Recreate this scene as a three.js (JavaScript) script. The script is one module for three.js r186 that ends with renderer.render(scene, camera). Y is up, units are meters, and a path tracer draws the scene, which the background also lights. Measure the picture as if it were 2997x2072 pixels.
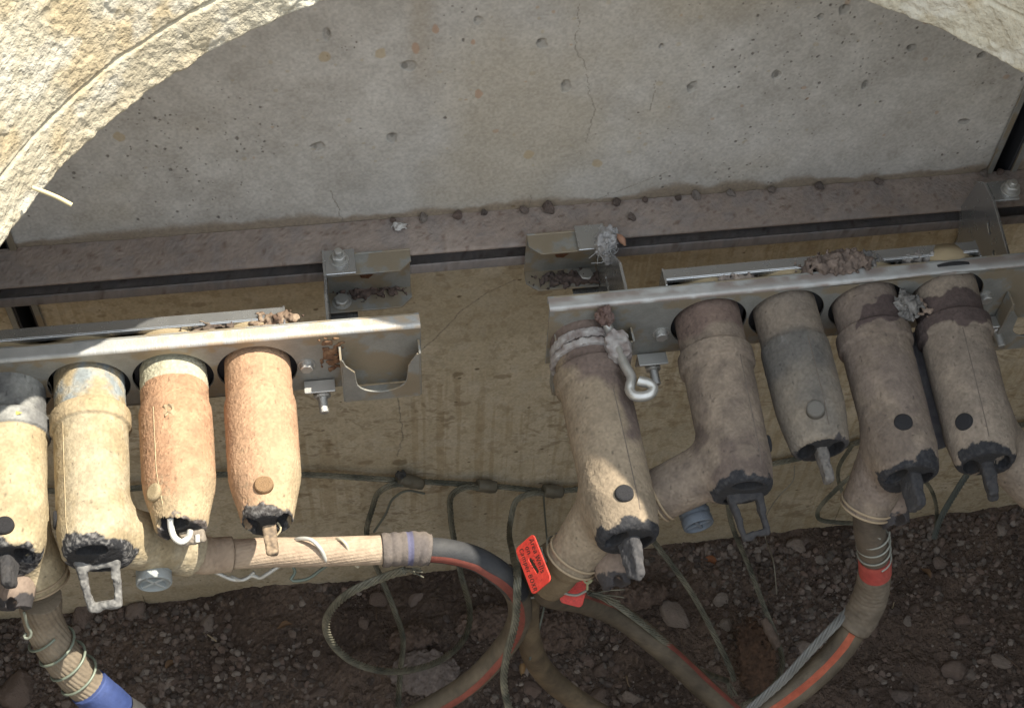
import * as THREE from 'three';
import { mergeGeometries } from 'three/addons/utils/BufferGeometryUtils.js';

// ---------- camera, sky, sun, exposure ----------
const V = (x, y, z) => new THREE.Vector3(x, y, z);
const scene = new THREE.Scene();
const camera = new THREE.PerspectiveCamera(27.6, 1024 / 707, 0.05, 400);
camera.position.set(-0.2026, 2.0632, 1.0608);
camera.up.set(0.08897, 0.58586, -0.80551);
camera.lookAt(-0.09250, 1.25363, 0.48419);
const renderer = new THREE.WebGLRenderer({ antialias: true });
renderer.toneMapping = THREE.LinearToneMapping;
renderer.toneMappingExposure = 1.95;
renderer.shadowMap.enabled = true;
const SUN = V(0.58, 1, -0.14).normalize();
{
  const w = 256, h = 128, d = new Float32Array(w * h * 4);
  for (let j = 0; j < h; j++) for (let i = 0; i < w; i++) {
    const el = (j + 0.5) / h * Math.PI - Math.PI / 2, az = ((i + 0.5) / w - 0.5) * 2 * Math.PI;
    const dir = V(Math.cos(el) * Math.cos(az), Math.sin(el), Math.cos(el) * Math.sin(az));
    const up = Math.max(0, Math.sin(el)), hz = Math.pow(1 - up, 2.2);
    const glow = 0.5 * Math.pow(Math.max(0, dir.dot(SUN)), 6);
    let c = [0.83 + 0.50 * hz + glow, 0.93 + 0.46 * hz + glow, 1.06 + 0.36 * hz + glow * 0.9];
    if (el < 0) c = [0.22, 0.19, 0.15];
    const k = (j * w + i) * 4; d[k] = c[0] * 0.82; d[k + 1] = c[1] * 0.82; d[k + 2] = c[2] * 0.82; d[k + 3] = 1;
  }
  const sky = new THREE.DataTexture(d, w, h, THREE.RGBAFormat, THREE.FloatType);
  sky.mapping = THREE.EquirectangularReflectionMapping; sky.magFilter = THREE.LinearFilter; sky.needsUpdate = true;
  scene.background = sky; scene.environment = sky;
}
const sun = new THREE.DirectionalLight(new THREE.Color().setRGB(1, 0.93, 0.80), 4.8);
sun.position.copy(SUN).multiplyScalar(6).add(V(-0.3, 0.9, 0.3)); sun.target.position.set(-0.3, 0.9, 0.3);
sun.castShadow = true; sun.shadow.mapSize.set(4096, 4096);
Object.assign(sun.shadow.camera, { left: -2, right: 2, top: 2, bottom: -2, near: 0.5, far: 14 });
scene.add(sun, sun.target);

// ---------- tools ----------
function rng(s) { return () => { s |= 0; s = s + 0x6D2B79F5 | 0; let t = Math.imul(s ^ s >>> 15, 1 | s); t = t + Math.imul(t ^ t >>> 7, 61 | t) ^ t; return ((t ^ t >>> 14) >>> 0) / 4294967296; }; }
function h3(x, y, z) { let n = Math.imul(x, 374761393) ^ Math.imul(y, 668265263) ^ Math.imul(z, 2147483647 - 5039); n = Math.imul(n ^ n >>> 13, 1274126177); n ^= n >>> 16; return (n >>> 0) / 4294967296; }
function noise(x, y, z = 0) {          // value noise, 0..1
  const X = Math.floor(x), Y = Math.floor(y), Z = Math.floor(z); let u = x - X, v = y - Y, w = z - Z;
  u = u * u * (3 - 2 * u); v = v * v * (3 - 2 * v); w = w * w * (3 - 2 * w);
  const a = h3(X, Y, Z), b = h3(X + 1, Y, Z), c = h3(X, Y + 1, Z), d = h3(X + 1, Y + 1, Z);
  const k0 = a + (b - a) * u + (c - a) * v + (a - b - c + d) * u * v;
  if (w === 0) return k0;
  const e = h3(X, Y, Z + 1), f = h3(X + 1, Y, Z + 1), g = h3(X, Y + 1, Z + 1), i = h3(X + 1, Y + 1, Z + 1);
  const k1 = e + (f - e) * u + (g - e) * v + (e - f - g + i) * u * v;
  return k0 + (k1 - k0) * w;
}
function fbm(x, y, z = 0, o = 4) { let s = 0, a = 0.5, t = 0; for (let i = 0; i < o; i++) { s += a * noise(x + i * 17.3, y - i * 9.1, z + (z ? i * 5.7 : 0)); t += a; a *= 0.55; x *= 2.03; y *= 2.03; z *= 2.03; } return s / t; }
const clamp = (x, a = 0, b = 1) => Math.min(b, Math.max(a, x));
const sst = (a, b, x) => { x = clamp((x - a) / (b - a)); return x * x * (3 - 2 * x); };
const mix = (a, b, t) => a + (b - a) * t;
const mixc = (a, b, t) => [mix(a[0], b[0], t), mix(a[1], b[1], t), mix(a[2], b[2], t)];
const col = (r, g, b) => new THREE.Color().setRGB(r, g, b);
const used = {};
function numbered(n) { used[n] = (used[n] || 0) + 1; return used[n] === 1 ? n : n + '_' + String(used[n] - 1).padStart(3, '0'); }
function sh(o) { o.traverse(m => { if (m.isMesh) { m.castShadow = true; m.receiveShadow = true; } }); return o; }
function tag(o, label, category, group, kind) { o.userData.label = label; if (category) o.userData.category = category; if (group) o.userData.group = group; if (kind) o.userData.kind = kind; return o; }
function mesh(name, geo, mat, parent) {
  const m = new THREE.Mesh(geo, mat); m.name = parent ? name : numbered(name); m.castShadow = m.receiveShadow = true; (parent || scene).add(m); return m;
}
function thing(name, label, category, pos, group) {
  const g = new THREE.Group(); g.name = numbered(name); if (pos) g.position.copy(pos); scene.add(g); return tag(g, label, category, group);
}
function merge(list) {
  list = list.map(g => { g = g.index ? g.toNonIndexed() : g; for (const k of Object.keys(g.attributes)) if (!['position', 'normal', 'uv'].includes(k)) g.deleteAttribute(k); if (!g.attributes.uv) g.setAttribute('uv', new THREE.Float32BufferAttribute(new Float32Array(g.attributes.position.count * 2), 2)); return g; });
  return mergeGeometries(list);
}
// box given by its min and max corners, edges bevelled
function slab(x0, x1, y0, y1, z0, z1, b = 0.0006) {
  b = Math.min(b, (x1 - x0) * 0.3, (y1 - y0) * 0.3, (z1 - z0) * 0.3);
  const s = new THREE.Shape(); s.moveTo(x0 + b, y0 + b); s.lineTo(x1 - b, y0 + b); s.lineTo(x1 - b, y1 - b); s.lineTo(x0 + b, y1 - b); s.closePath();
  const g = new THREE.ExtrudeGeometry(s, { depth: z1 - z0 - 2 * b, bevelEnabled: true, bevelThickness: b, bevelSize: b, bevelSegments: 1, steps: 1 });
  g.translate(0, 0, z0 + b); return g;
}
// sheet-metal outline (list of [u,v]) extruded by thickness t; plane 'xz' (flat), 'xy' (facing front), 'zy' (facing side)
function sheet(pts, t, plane, at, holes = [], bevel = 0.0004) {
  const s = new THREE.Shape(pts.map(p => new THREE.Vector2(p[0], p[1])));
  for (const h of holes) s.holes.push(h);
  const g = new THREE.ExtrudeGeometry(s, { depth: t - 2 * bevel, bevelEnabled: true, bevelThickness: bevel, bevelSize: bevel, bevelSegments: 1, curveSegments: 40 });
  g.translate(0, 0, bevel);
  if (plane === 'xz') { g.rotateX(Math.PI / 2); g.translate(0, at, 0); }
  else if (plane === 'zy') { g.rotateY(-Math.PI / 2); g.translate(at, 0, 0); }
  else g.translate(0, 0, at);
  return g;
}
function circ(x, y, r) { const p = new THREE.Path(); p.absellipse(x, y, r, r, 0, Math.PI * 2, true); return p; }
function slot(x0, y0, x1, y1, r) {
  const p = new THREE.Path(), a = Math.atan2(y1 - y0, x1 - x0), n = 8;
  for (let i = 0; i <= n; i++) { const b = a - Math.PI / 2 + Math.PI * i / n; const q = [x1 + r * Math.cos(b), y1 + r * Math.sin(b)]; i ? p.lineTo(...q) : p.moveTo(...q); }
  for (let i = 0; i <= n; i++) { const b = a + Math.PI / 2 + Math.PI * i / n; p.lineTo(x0 + r * Math.cos(b), y0 + r * Math.sin(b)); }
  p.closePath(); return p;
}
// swept tube through points; o: r (number or f(t)), rad, seg, lobes, depth, twist (rad/m), color(s,theta,point,normal,t)
function sweep(pts, o) {
  const curve = new THREE.CatmullRomCurve3(pts, false, 'centripetal'), len = curve.getLength();
  const seg = o.seg || Math.max(8, Math.round(len / (o.step || 0.004))), rad = o.rad || 14;
  const fr = curve.computeFrenetFrames(seg, false), pos = [], nor = [], uv = [], cl = [], idx = [];
  const P = V(0, 0, 0), N = V(0, 0, 0);
  for (let i = 0; i <= seg; i++) {
    const t = i / seg, c = curve.getPointAt(t), s = t * len, r0 = typeof o.r === 'function' ? o.r(t, s) : o.r;
    for (let j = 0; j <= rad; j++) {
      const th = j / rad * Math.PI * 2; let r = r0;
      if (o.lobes) r = r0 * (1 - o.depth * (1 - Math.abs(Math.cos((th + s * o.twist) * o.lobes / 2))));
      N.copy(fr.normals[i]).multiplyScalar(Math.cos(th)).addScaledVector(fr.binormals[i], Math.sin(th));
      P.copy(c).addScaledVector(N, r);
      if (o.bumpy) P.addScaledVector(N, o.bumpy[0] * (fbm(P.x * o.bumpy[1], P.y * o.bumpy[1], P.z * o.bumpy[1] + 3, 3) - 0.5) * 2);
      pos.push(P.x, P.y, P.z); nor.push(N.x, N.y, N.z); uv.push(th * r0, s);
      if (o.color) cl.push(...o.color(s, th, P, N, t));
    }
  }
  for (let i = 0; i < seg; i++) for (let j = 0; j < rad; j++) { const a = i * (rad + 1) + j, b = a + rad + 1; idx.push(a, a + 1, b, b, a + 1, b + 1); }
  for (const e of [0, seg]) {
    const c = curve.getPointAt(e / seg), k = pos.length / 3, tn = fr.tangents[e]; const sgn = e ? 1 : -1;
    pos.push(c.x, c.y, c.z); nor.push(tn.x * sgn, tn.y * sgn, tn.z * sgn); uv.push(0, 0); if (o.color) cl.push(...o.color(e ? len : 0, 0, c, tn, e ? 1 : 0));
    for (let j = 0; j < rad; j++) { const a = e * (rad + 1) + j; if (e) idx.push(k, a, a + 1); else idx.push(k, a + 1, a); }
  }
  const g = new THREE.BufferGeometry();
  g.setAttribute('position', new THREE.Float32BufferAttribute(pos, 3)); g.setAttribute('normal', new THREE.Float32BufferAttribute(nor, 3));
  g.setAttribute('uv', new THREE.Float32BufferAttribute(uv, 2)); if (o.color) g.setAttribute('color', new THREE.Float32BufferAttribute(cl, 3));
  g.setIndex(idx); if (o.lobes || o.bumpy || typeof o.r === 'function') g.computeVertexNormals();
  return g;
}
// surface nets over a signed distance field
function netSDF(f, mn, mx, cell, color, uvf) {
  const nx = Math.ceil((mx.x - mn.x) / cell) + 1, ny = Math.ceil((mx.y - mn.y) / cell) + 1, nz = Math.ceil((mx.z - mn.z) / cell) + 1;
  const F = new Float32Array(nx * ny * nz), id = (i, j, k) => i + nx * (j + ny * k);
  for (let k = 0; k < nz; k++) for (let j = 0; j < ny; j++) {
    let i = 0;
    while (i < nx) {
      const v = f(mn.x + i * cell, mn.y + j * cell, mn.z + k * cell); F[id(i, j, k)] = v;
      const skip = Math.min(nx - 1 - i, Math.floor(Math.abs(v) / cell * 0.7) - 2);       // far from the surface: same sign for a while
      if (skip > 0) { for (let q = 1; q <= skip; q++) F[id(i + q, j, k)] = v; i += skip; }
      i++;
    }
  }
  const vid = new Int32Array(nx * ny * nz).fill(-1), pos = [], nor = [], cl = [], uv = [], idx = [];
  const E = [[0, 1], [0, 2], [0, 4], [1, 3], [1, 5], [2, 3], [2, 6], [3, 7], [4, 5], [4, 6], [5, 7], [6, 7]];
  for (let k = 0; k < nz - 1; k++) for (let j = 0; j < ny - 1; j++) for (let i = 0; i < nx - 1; i++) {
    const g = []; let m = 0;
    for (let c = 0; c < 8; c++) { const v = F[id(i + (c & 1), j + (c >> 1 & 1), k + (c >> 2))]; g.push(v); if (v < 0) m++; }
    if (m === 0 || m === 8) continue;
    let x = 0, y = 0, z = 0, n = 0;
    for (const [a, b] of E) if ((g[a] < 0) !== (g[b] < 0)) {
      const t = g[a] / (g[a] - g[b]);
      x += mix(a & 1, b & 1, t); y += mix(a >> 1 & 1, b >> 1 & 1, t); z += mix(a >> 2, b >> 2, t); n++;
    }
    vid[id(i, j, k)] = pos.length / 3;
    const px = mn.x + (i + x / n) * cell, py = mn.y + (j + y / n) * cell, pz = mn.z + (k + z / n) * cell, e = cell * 0.6;
    let ax = f(px + e, py, pz) - f(px - e, py, pz), ay = f(px, py + e, pz) - f(px, py - e, pz), az = f(px, py, pz + e) - f(px, py, pz - e);
    const l = Math.hypot(ax, ay, az) || 1; ax /= l; ay /= l; az /= l;
    pos.push(px, py, pz); nor.push(ax, ay, az);
    if (color) cl.push(...color(px, py, pz, ax, ay, az));
    const q = uvf ? uvf(px, py, pz) : [px + pz * 0.7, py + pz * 0.5]; uv.push(q[0], q[1]);
  }
  const quad = (a, b, c, d, flip) => { if (a < 0 || b < 0 || c < 0 || d < 0) return; if (flip) idx.push(a, c, b, b, c, d); else idx.push(a, b, c, b, d, c); };
  for (let k = 1; k < nz - 1; k++) for (let j = 1; j < ny - 1; j++) for (let i = 1; i < nx - 1; i++) {
    const v = F[id(i, j, k)] < 0;
    if (v !== (F[id(i + 1, j, k)] < 0)) quad(vid[id(i, j - 1, k - 1)], vid[id(i, j, k - 1)], vid[id(i, j - 1, k)], vid[id(i, j, k)], !v);
    if (v !== (F[id(i, j + 1, k)] < 0)) quad(vid[id(i - 1, j, k - 1)], vid[id(i - 1, j, k)], vid[id(i, j, k - 1)], vid[id(i, j, k)], !v);
    if (v !== (F[id(i, j, k + 1)] < 0)) quad(vid[id(i - 1, j - 1, k)], vid[id(i, j - 1, k)], vid[id(i - 1, j, k)], vid[id(i, j, k)], !v);
  }
  const g = new THREE.BufferGeometry();
  g.setAttribute('position', new THREE.Float32BufferAttribute(pos, 3)); g.setAttribute('normal', new THREE.Float32BufferAttribute(nor, 3));
  g.setAttribute('uv', new THREE.Float32BufferAttribute(uv, 2)); if (color) g.setAttribute('color', new THREE.Float32BufferAttribute(cl, 3));
  g.setIndex(idx); return g;
}
function grid(nu, nv, fn) {            // fn(u,v) -> {p:[x,y,z], uv:[..], c:[..]?}
  const pos = [], uv = [], cl = [], idx = [];
  for (let j = 0; j <= nv; j++) for (let i = 0; i <= nu; i++) { const r = fn(i / nu, j / nv); pos.push(...r.p); uv.push(...r.uv); if (r.c) cl.push(...r.c); }
  for (let j = 0; j < nv; j++) for (let i = 0; i < nu; i++) { const a = j * (nu + 1) + i, b = a + nu + 1; idx.push(a, a + 1, b, b, a + 1, b + 1); }
  const g = new THREE.BufferGeometry(); g.setAttribute('position', new THREE.Float32BufferAttribute(pos, 3)); g.setAttribute('uv', new THREE.Float32BufferAttribute(uv, 2));
  if (cl.length) g.setAttribute('color', new THREE.Float32BufferAttribute(cl, 3)); g.setIndex(idx); g.computeVertexNormals(); return g;
}
function dataTex(w, h, fn, srgb, wrap = true) {       // fn(i,j) -> [r,g,b] 0..1 (linear when srgb is set, stored as sRGB)
  const d = new Uint8Array(w * h * 4), enc = v => { v = clamp(v); return srgb ? (v <= 0.0031308 ? v * 12.92 : 1.055 * Math.pow(v, 1 / 2.4) - 0.055) : v; };
  for (let j = 0; j < h; j++) for (let i = 0; i < w; i++) { const c = fn(i, j), k = (j * w + i) * 4; d[k] = enc(c[0]) * 255; d[k + 1] = enc(c[1]) * 255; d[k + 2] = enc(c[2]) * 255; d[k + 3] = 255; }
  const t = new THREE.DataTexture(d, w, h, THREE.RGBAFormat); if (wrap) t.wrapS = t.wrapT = THREE.RepeatWrapping;
  t.magFilter = THREE.LinearFilter; t.minFilter = THREE.LinearMipmapLinearFilter; t.generateMipmaps = true; if (srgb) t.colorSpace = THREE.SRGBColorSpace; t.needsUpdate = true; return t;
}
function tileNoise(i, j, n, f, oct, seed) {          // tileable fbm
  let s = 0, a = 0.5, t = 0;
  for (let o = 0; o < oct; o++) {
    const x = i / n * f, y = j / n * f, X = Math.floor(x), Y = Math.floor(y); let u = x - X, v = y - Y; u = u * u * (3 - 2 * u); v = v * v * (3 - 2 * v);
    const H = (p, q) => h3(((p % f) + f) % f, ((q % f) + f) % f, seed + o * 31);
    s += a * mix(mix(H(X, Y), H(X + 1, Y), u), mix(H(X, Y + 1), H(X + 1, Y + 1), u), v); t += a; a *= 0.6; f *= 2;
  }
  return s / t;
}
const grainTex = dataTex(512, 512, (i, j) => { const v = tileNoise(i, j, 512, 64, 3, 11); return [v, v, v]; });
const coarseTex = dataTex(512, 512, (i, j) => { const v = clamp(0.5 + (tileNoise(i, j, 512, 12, 5, 5) - 0.5) * 1.7); return [v, v, v]; });
const scratchTex = dataTex(512, 512, (i, j) => { const v = 0.45 + 0.35 * tileNoise(i, j * 1, 512, 8, 5, 23) + 0.2 * tileNoise(i, j, 512, 128, 1, 3); return [v, v, v]; });
function rep(t, k, l = k) { const c = t.clone(); c.repeat.set(k, l); c.needsUpdate = true; return c; }
const std = (c, rough, metal, o = {}) => new THREE.MeshStandardMaterial({ color: col(...c), roughness: rough, metalness: metal, side: THREE.DoubleSide, ...o });
// dusty galvanised sheet: zinc spangle colour map in metres
const zincTex = dataTex(1024, 1024, (i, j) => {
  const a = tileNoise(i, j, 1024, 10, 5, 40), b = tileNoise(i, j, 1024, 90, 3, 41), d = sst(0.46, 0.62, tileNoise(i, j, 1024, 6, 6, 42));
  let c = mixc([0.19, 0.187, 0.168], [0.36, 0.355, 0.325], a * 0.7 + b * 0.3); c = mixc(c, [0.28, 0.22, 0.14], d * 0.75); return c;
}, true);
const zincRough = dataTex(512, 512, (i, j) => { const v = 0.38 + 0.38 * tileNoise(i, j, 512, 10, 5, 42); return [v, v, v]; });
const M = {
  zinc: std([1, 1, 1], 1, 0.4, { map: rep(zincTex, 6), roughnessMap: rep(zincRough, 8), bumpMap: rep(grainTex, 14), bumpScale: 0.0001 }),
  zincClean: std([0.44, 0.445, 0.44], 0.42, 0.8, { roughnessMap: rep(zincRough, 12), bumpMap: rep(grainTex, 14), bumpScale: 0.0001 }),
  bolt: std([0.50, 0.49, 0.46], 0.45, 0.75, { bumpMap: rep(grainTex, 30), bumpScale: 0.00015 }),
  rubber: std([1, 1, 1], 0.92, 0, { vertexColors: true, bumpMap: rep(grainTex, 9), bumpScale: 0.00045 }),
  dust: std([1, 1, 1], 0.97, 0, { vertexColors: true, bumpMap: rep(grainTex, 5), bumpScale: 0.0012 }),
  jacket: std([1, 1, 1], 0.75, 0, { vertexColors: true, bumpMap: rep(grainTex, 10), bumpScale: 0.0003 }),
  black: std([0.028, 0.027, 0.030], 0.8, 0, { bumpMap: rep(grainTex, 14), bumpScale: 0.0006 }),
  wire: std([1, 1, 1], 0.6, 0.25, { vertexColors: true }),
  paleWire: std([0.55, 0.54, 0.49], 0.5, 0.3), thinWire: std([0.16, 0.17, 0.14], 0.5, 0.3),
  darkSteel: std([0.06, 0.06, 0.065], 0.6, 0.5, { bumpMap: rep(grainTex, 12), bumpScale: 0.0003 }),
  rust: std([0.20, 0.085, 0.04], 0.95, 0.1, { bumpMap: rep(coarseTex, 30), bumpScale: 0.001 }),
  fiber: std([0.42, 0.38, 0.29], 0.9, 0), web: std([0.40, 0.40, 0.39], 0.95, 0),
};

// ---------- the vault: back wall with its own concrete map ----------
const WX0 = -1.05, WX1 = 1.15, WY0 = -0.12, WY1 = 1.30;
const TW = 2048, TH = Math.round(2048 * (WY1 - WY0) / (WX1 - WX0));
const toI = x => (x - WX0) / (WX1 - WX0) * TW, toJ = y => (y - WY0) / (WY1 - WY0) * TH;
const wallC = new Float32Array(TW * TH * 3), wallB = new Float32Array(TW * TH).fill(0.7);
{
  const R = rng(7);
  for (let j = 0; j < TH; j++) for (let i = 0; i < TW; i++) {
    const x = WX0 + (i + 0.5) / TW * (WX1 - WX0), y = WY0 + (j + 0.5) / TH * (WY1 - WY0);
    const n1 = fbm(x * 5 + 3, y * 5, 0, 4), n2 = fbm(x * 38, y * 38 + 7, 0, 4), n3 = noise(x * 420, y * 420), n4 = noise(x * 900, y * 900 + 5);
    // cement grey with warm cloudy stains
    let c = mixc([0.375, 0.348, 0.308], [0.505, 0.478, 0.435], clamp((n2 - 0.5) * 1.5 + 0.5));
    c = mixc(c, [0.40, 0.345, 0.255], sst(0.45, 0.75, n1) * 0.55);
    // clay-stained concrete under the rail: an old tide line, ragged outline
    const tide = 0.845 + 0.02 * (fbm(x * 9, 3, 0, 3) - 0.5);
    const st = sst(tide + 0.012, tide - 0.01, y);
    let lo = mixc([0.47, 0.392, 0.265], [0.56, 0.478, 0.345], clamp((n2 - 0.5) * 1.8 + 0.5));
    const streak = fbm(x * 150, y * 5, 0, 4);                       // vertical run marks
    lo = mixc(lo, [0.31, 0.215, 0.10], sst(0.50, 0.64, streak) * sst(0.46, 0.6, fbm(x * 4 + 9, y * 3 + 2, 0, 3)) * 0.4);
    lo = mixc(lo, [0.52, 0.47, 0.38], sst(0.55, 0.68, fbm(x * 45 + 3, y * 45, 0, 4)) * 0.25); lo = mixc(lo, [0.29, 0.215, 0.12], sst(0.60, 0.67, fbm(x * 85, y * 85 + 4, 0, 4)) * 0.4);
    const wx = x + 0.03 * (noise(x * 31, y * 31) - 0.5), wy = y + 0.02 * (noise(x * 37 + 9, y * 37) - 0.5) + 0.15 * x, fl = 0.5 * fbm(wx * 95 + 40, wy * 210, 0, 3) + 0.5 * fbm(wx * 53, wy * 120 + 8, 0, 3);                      // small horizontal flecks
    lo = mixc(lo, [0.19, 0.13, 0.065], sst(0.555, 0.63, fl) * sst(0.42, 0.58, fbm(x * 7 + 5, y * 7, 0, 2)) * sst(0.66, 0.5, y + 0.2 * (n1 - 0.5)) * 0.55);
    const clay = sst(0.50, 0.62, fbm(x * 3.1 + 20, y * 6.0 + 4, 0, 4));
    lo = mixc(lo, [0.28, 0.215, 0.12], clay * 0.35);
    c = mixc(c, lo, st * 0.92);
    // soil splash in a ragged band resting on the rail
    const e = y - (0.853 + 0.002), hgt = 0.004 + 0.05 * Math.pow(fbm(x * 7 + 2, 1.5, 0, 4), 2.2) + 0.02 * Math.max(0, fbm(x * 30, 8, 0, 2) - 0.45);
    if (e > -0.004 && e < 0.09) c = mixc(c, [0.235, 0.175, 0.115], 0.8 * sst(hgt, hgt * 0.3, e + 0.012 * (n2 - 0.5)));
    // vertical rust-brown run from above
    c = mixc(c, [0.32, 0.26, 0.18], 0.35 * sst(0.018, 0.002, Math.abs(x + 0.108 + 0.012 * (fbm(3, y * 9, 0, 2) - 0.5))) * sst(1.03, 1.10, y + 0.02 * n2));
    const g = 0.80 + 0.26 * n3 + 0.16 * n4; const k = (j * TW + i) * 3;
    wallC[k] = c[0] * g; wallC[k + 1] = c[1] * g; wallC[k + 2] = c[2] * g;
    wallB[j * TW + i] = 0.62 + 0.16 * (n2 - 0.5) + 0.05 * (n3 - 0.5) + 0.03 * (n4 - 0.5);
  }
  const blot = (x, y, rx, ry, c, a, dep, seed) => {
    const ci = toI(x), cj = toJ(y), ri = rx / (WX1 - WX0) * TW, rj = ry / (WY1 - WY0) * TH, m = 1.6;
    for (let j = Math.floor(cj - rj * m); j <= cj + rj * m; j++) for (let i = Math.floor(ci - ri * m); i <= ci + ri * m; i++) {
      if (i < 0 || j < 0 || i >= TW || j >= TH) continue;
      const d = Math.hypot((i - ci) / ri, (j - cj) / rj) * (0.75 + 0.5 * noise(i * 0.22 + seed, j * 0.22)), w = sst(1.05, 0.75, d), k = (j * TW + i) * 3;
      if (w <= 0) continue;
      for (let q = 0; q < 3; q++) wallC[k + q] = mix(wallC[k + q], c[q], w * a);
      wallB[j * TW + i] -= dep * w * (1 - 0.5 * d * d);
    }
  };
  for (let n = 0; n < 4200; n++) {                                      // air-bubble holes
    const x = mix(-0.85, 1.0, R()), y = mix(0.86, 1.3, Math.pow(R(), 0.8)), r = 0.00055 + 0.0011 * Math.pow(R(), 4);
    if (fbm(x * 9, y * 9 + 30, 0, 3) < 0.47 + 0.16 * R()) continue;
    blot(x, y, r, r * (0.8 + 0.8 * R()), [0.13, 0.115, 0.10], 0.8, 0.35, n);
  }
  for (let n = 0; n < 420; n++) { const x = mix(-0.85, 1.0, R()), y = mix(0.02, 0.84, R()), r = 0.0007 + 0.0016 * Math.pow(R(), 3); blot(x, y, r * 1.5, r, [0.11, 0.075, 0.04], 0.8, 0.2, n + 77); }
  for (let n = 0; n < 190; n++) { const x = mix(-0.4, 0.75, R()), y = mix(0.92, 1.3, R()), r = 0.0015 + 0.0025 * Math.pow(R(), 2); blot(x, y, r * (0.7 + 0.5 * R()), r, R() < 0.3 ? [0.40, 0.24, 0.13] : [0.39, 0.32, 0.21], 0.45, 0, n + 200); }
  for (let n = 0; n < 130; n++) { const x = mix(-0.8, 0.95, R()), y = mix(0.05, 0.84, R()), r = 0.003 + 0.006 * Math.pow(R(), 2); blot(x, y, r * 1.6, r * 0.7, [0.20, 0.14, 0.075], 0.5, 0, n + 300); }
  const B = (p, rx, ry, c, a, dep, s) => blot(p.x, p.y, rx, ry, c, a, dep, s);
  const G = [0.24, 0.235, 0.215];
  [[V(-0.1423, 0.9789, 0.0000), .0075], [V(0.0379, 1.0341, 0.0000), .0075], [V(0.1718, 1.0216, 0.0000), .0075], [V(-0.1223, 1.0769, 0.0000), .0085], [V(0.4926, 0.9382, 0.0000), .0075], [V(0.3618, 1.0071, 0.0000), .006], [V(0.2604, 1.0303, 0.0000), .0065], [V(0.4003, 1.0547, 0.0000), .008], [V(0.3151, 1.1134, 0.0000), .006], [V(-0.2187, 0.9738, 0.0000), .008], [V(0.0094, 1.0943, 0.0000), .006], [V(-0.1996, 1.1233, 0.0000), .006], [V(0.2918, 1.1050, 0.0000), .005], [V(0.4830, 1.0370, 0.0000), .006], [V(0.1317, 1.0797, 0.0000), .004], [V(-0.0550, 1.1295, 0.0000), .005]]
    .forEach(([p, r], i) => { const k = 0.6 + 0.8 * R(), q = 0.6 + 0.5 * R(); B(p, r * q, r * k, G, 0.30 + 0.3 * R(), 0.6, i * 13); B(V(p.x + r * (R() - 0.7) * 0.8, p.y + r * (R() - 0.2) * 0.7, 0), r * (0.2 + 0.3 * R()), r * (0.2 + 0.5 * R()), [0.12, 0.11, 0.095], 0.4 + 0.4 * R(), 0.25, i * 5); });
  [[V(-0.0524, 1.0321, 0.0000), .006], [V(-0.0589, 1.1018, 0.0000), .003], [V(-0.1153, 1.0982, 0.0000), .006], [V(-0.0957, 1.1218, 0.0000), .005]].forEach(([p, r], i) => B(p, r * 0.7, r * 1.3, [0.40, 0.23, 0.135], 0.6, 0.1, i * 3));
  [V(-0.4150, 1.0081, 0.0000), V(-0.2036, 1.0956, 0.0000), V(-0.1500, 1.0955, 0.0000), V(0.0803, 0.9165, 0.0000), V(0.0035, 0.9371, 0.0000), V(0.6269, 0.8637, 0.0000)].forEach((p, i) => B(p, .006, .007, [0.40, 0.30, 0.16], 0.6, 0, i * 9));
  [[V(-0.0704, 0.5386, 0.0000), .007], [V(-0.0103, 0.8569, 0.0000), .003], [V(-0.1503, 0.3351, 0.0000), .012], [V(0.1510, 0.5973, 0.0000), .006], [V(-0.4430, 0.6823, 0.0000), .005], [V(-0.0880, 0.2562, 0.0000), .008]].forEach(([p, r], i) => B(p, r, r * 0.8, [0.17, 0.12, 0.06], 0.65, 0.15, i * 7));
  const crack = (pts, w) => { for (let n = 0; n + 1 < pts.length; n++) { const a = pts[n], b = pts[n + 1], L = a.distanceTo(b), N = Math.ceil(L / 0.0008);
    for (let q = 0; q <= N; q++) { const p = a.clone().lerp(b, q / N); const o = 0.006 * (fbm(p.x * 120, p.y * 120, 0, 3) - 0.5); blot(p.x + o, p.y + o * 0.5, w, w, [0.16, 0.14, 0.11], 0.55, 0.12, q); } } };
  crack([V(0.0436, 1.1407, 0.0000), V(0.0435, 1.1130, 0.0000), V(0.0432, 1.0873, 0.0000), V(0.0556, 1.0597, 0.0000), V(0.0613, 1.0288, 0.0000), V(0.0707, 0.9996, 0.0000), V(0.0652, 0.9510, 0.0000)], 0.00055);
  crack([V(0.0001, 0.7254, 0.0000), V(-0.0340, 0.7044, 0.0000), V(-0.0659, 0.6740, 0.0000), V(-0.0959, 0.6241, 0.0000), V(-0.1241, 0.5908, 0.0000)], 0.0007);
  crack([V(-0.1496, 0.5160, 0.0000), V(-0.1468, 0.4689, 0.0000), V(-0.1456, 0.3977, 0.0000), V(-0.1529, 0.3532, 0.0000)], 0.0008);
  crack([V(0.0732, 0.8509, 0.0000), V(0.1599, 0.8923, 0.0000)], 0.0005); crack([V(0.0090, 0.8730, 0.0000), V(0.0068, 0.8133, 0.0000)], 0.0005);
  crack([V(-0.2094, 0.9050, 0.0000), V(-0.2006, 0.8534, 0.0000)], 0.0006); crack([V(0.1326, 1.0345, 0.0000), V(0.1308, 0.9905, 0.0000)], 0.0005);
}
const gamma = v => v <= 0.0031308 ? v * 12.92 : 1.055 * Math.pow(v, 1 / 2.4) - 0.055;
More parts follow.
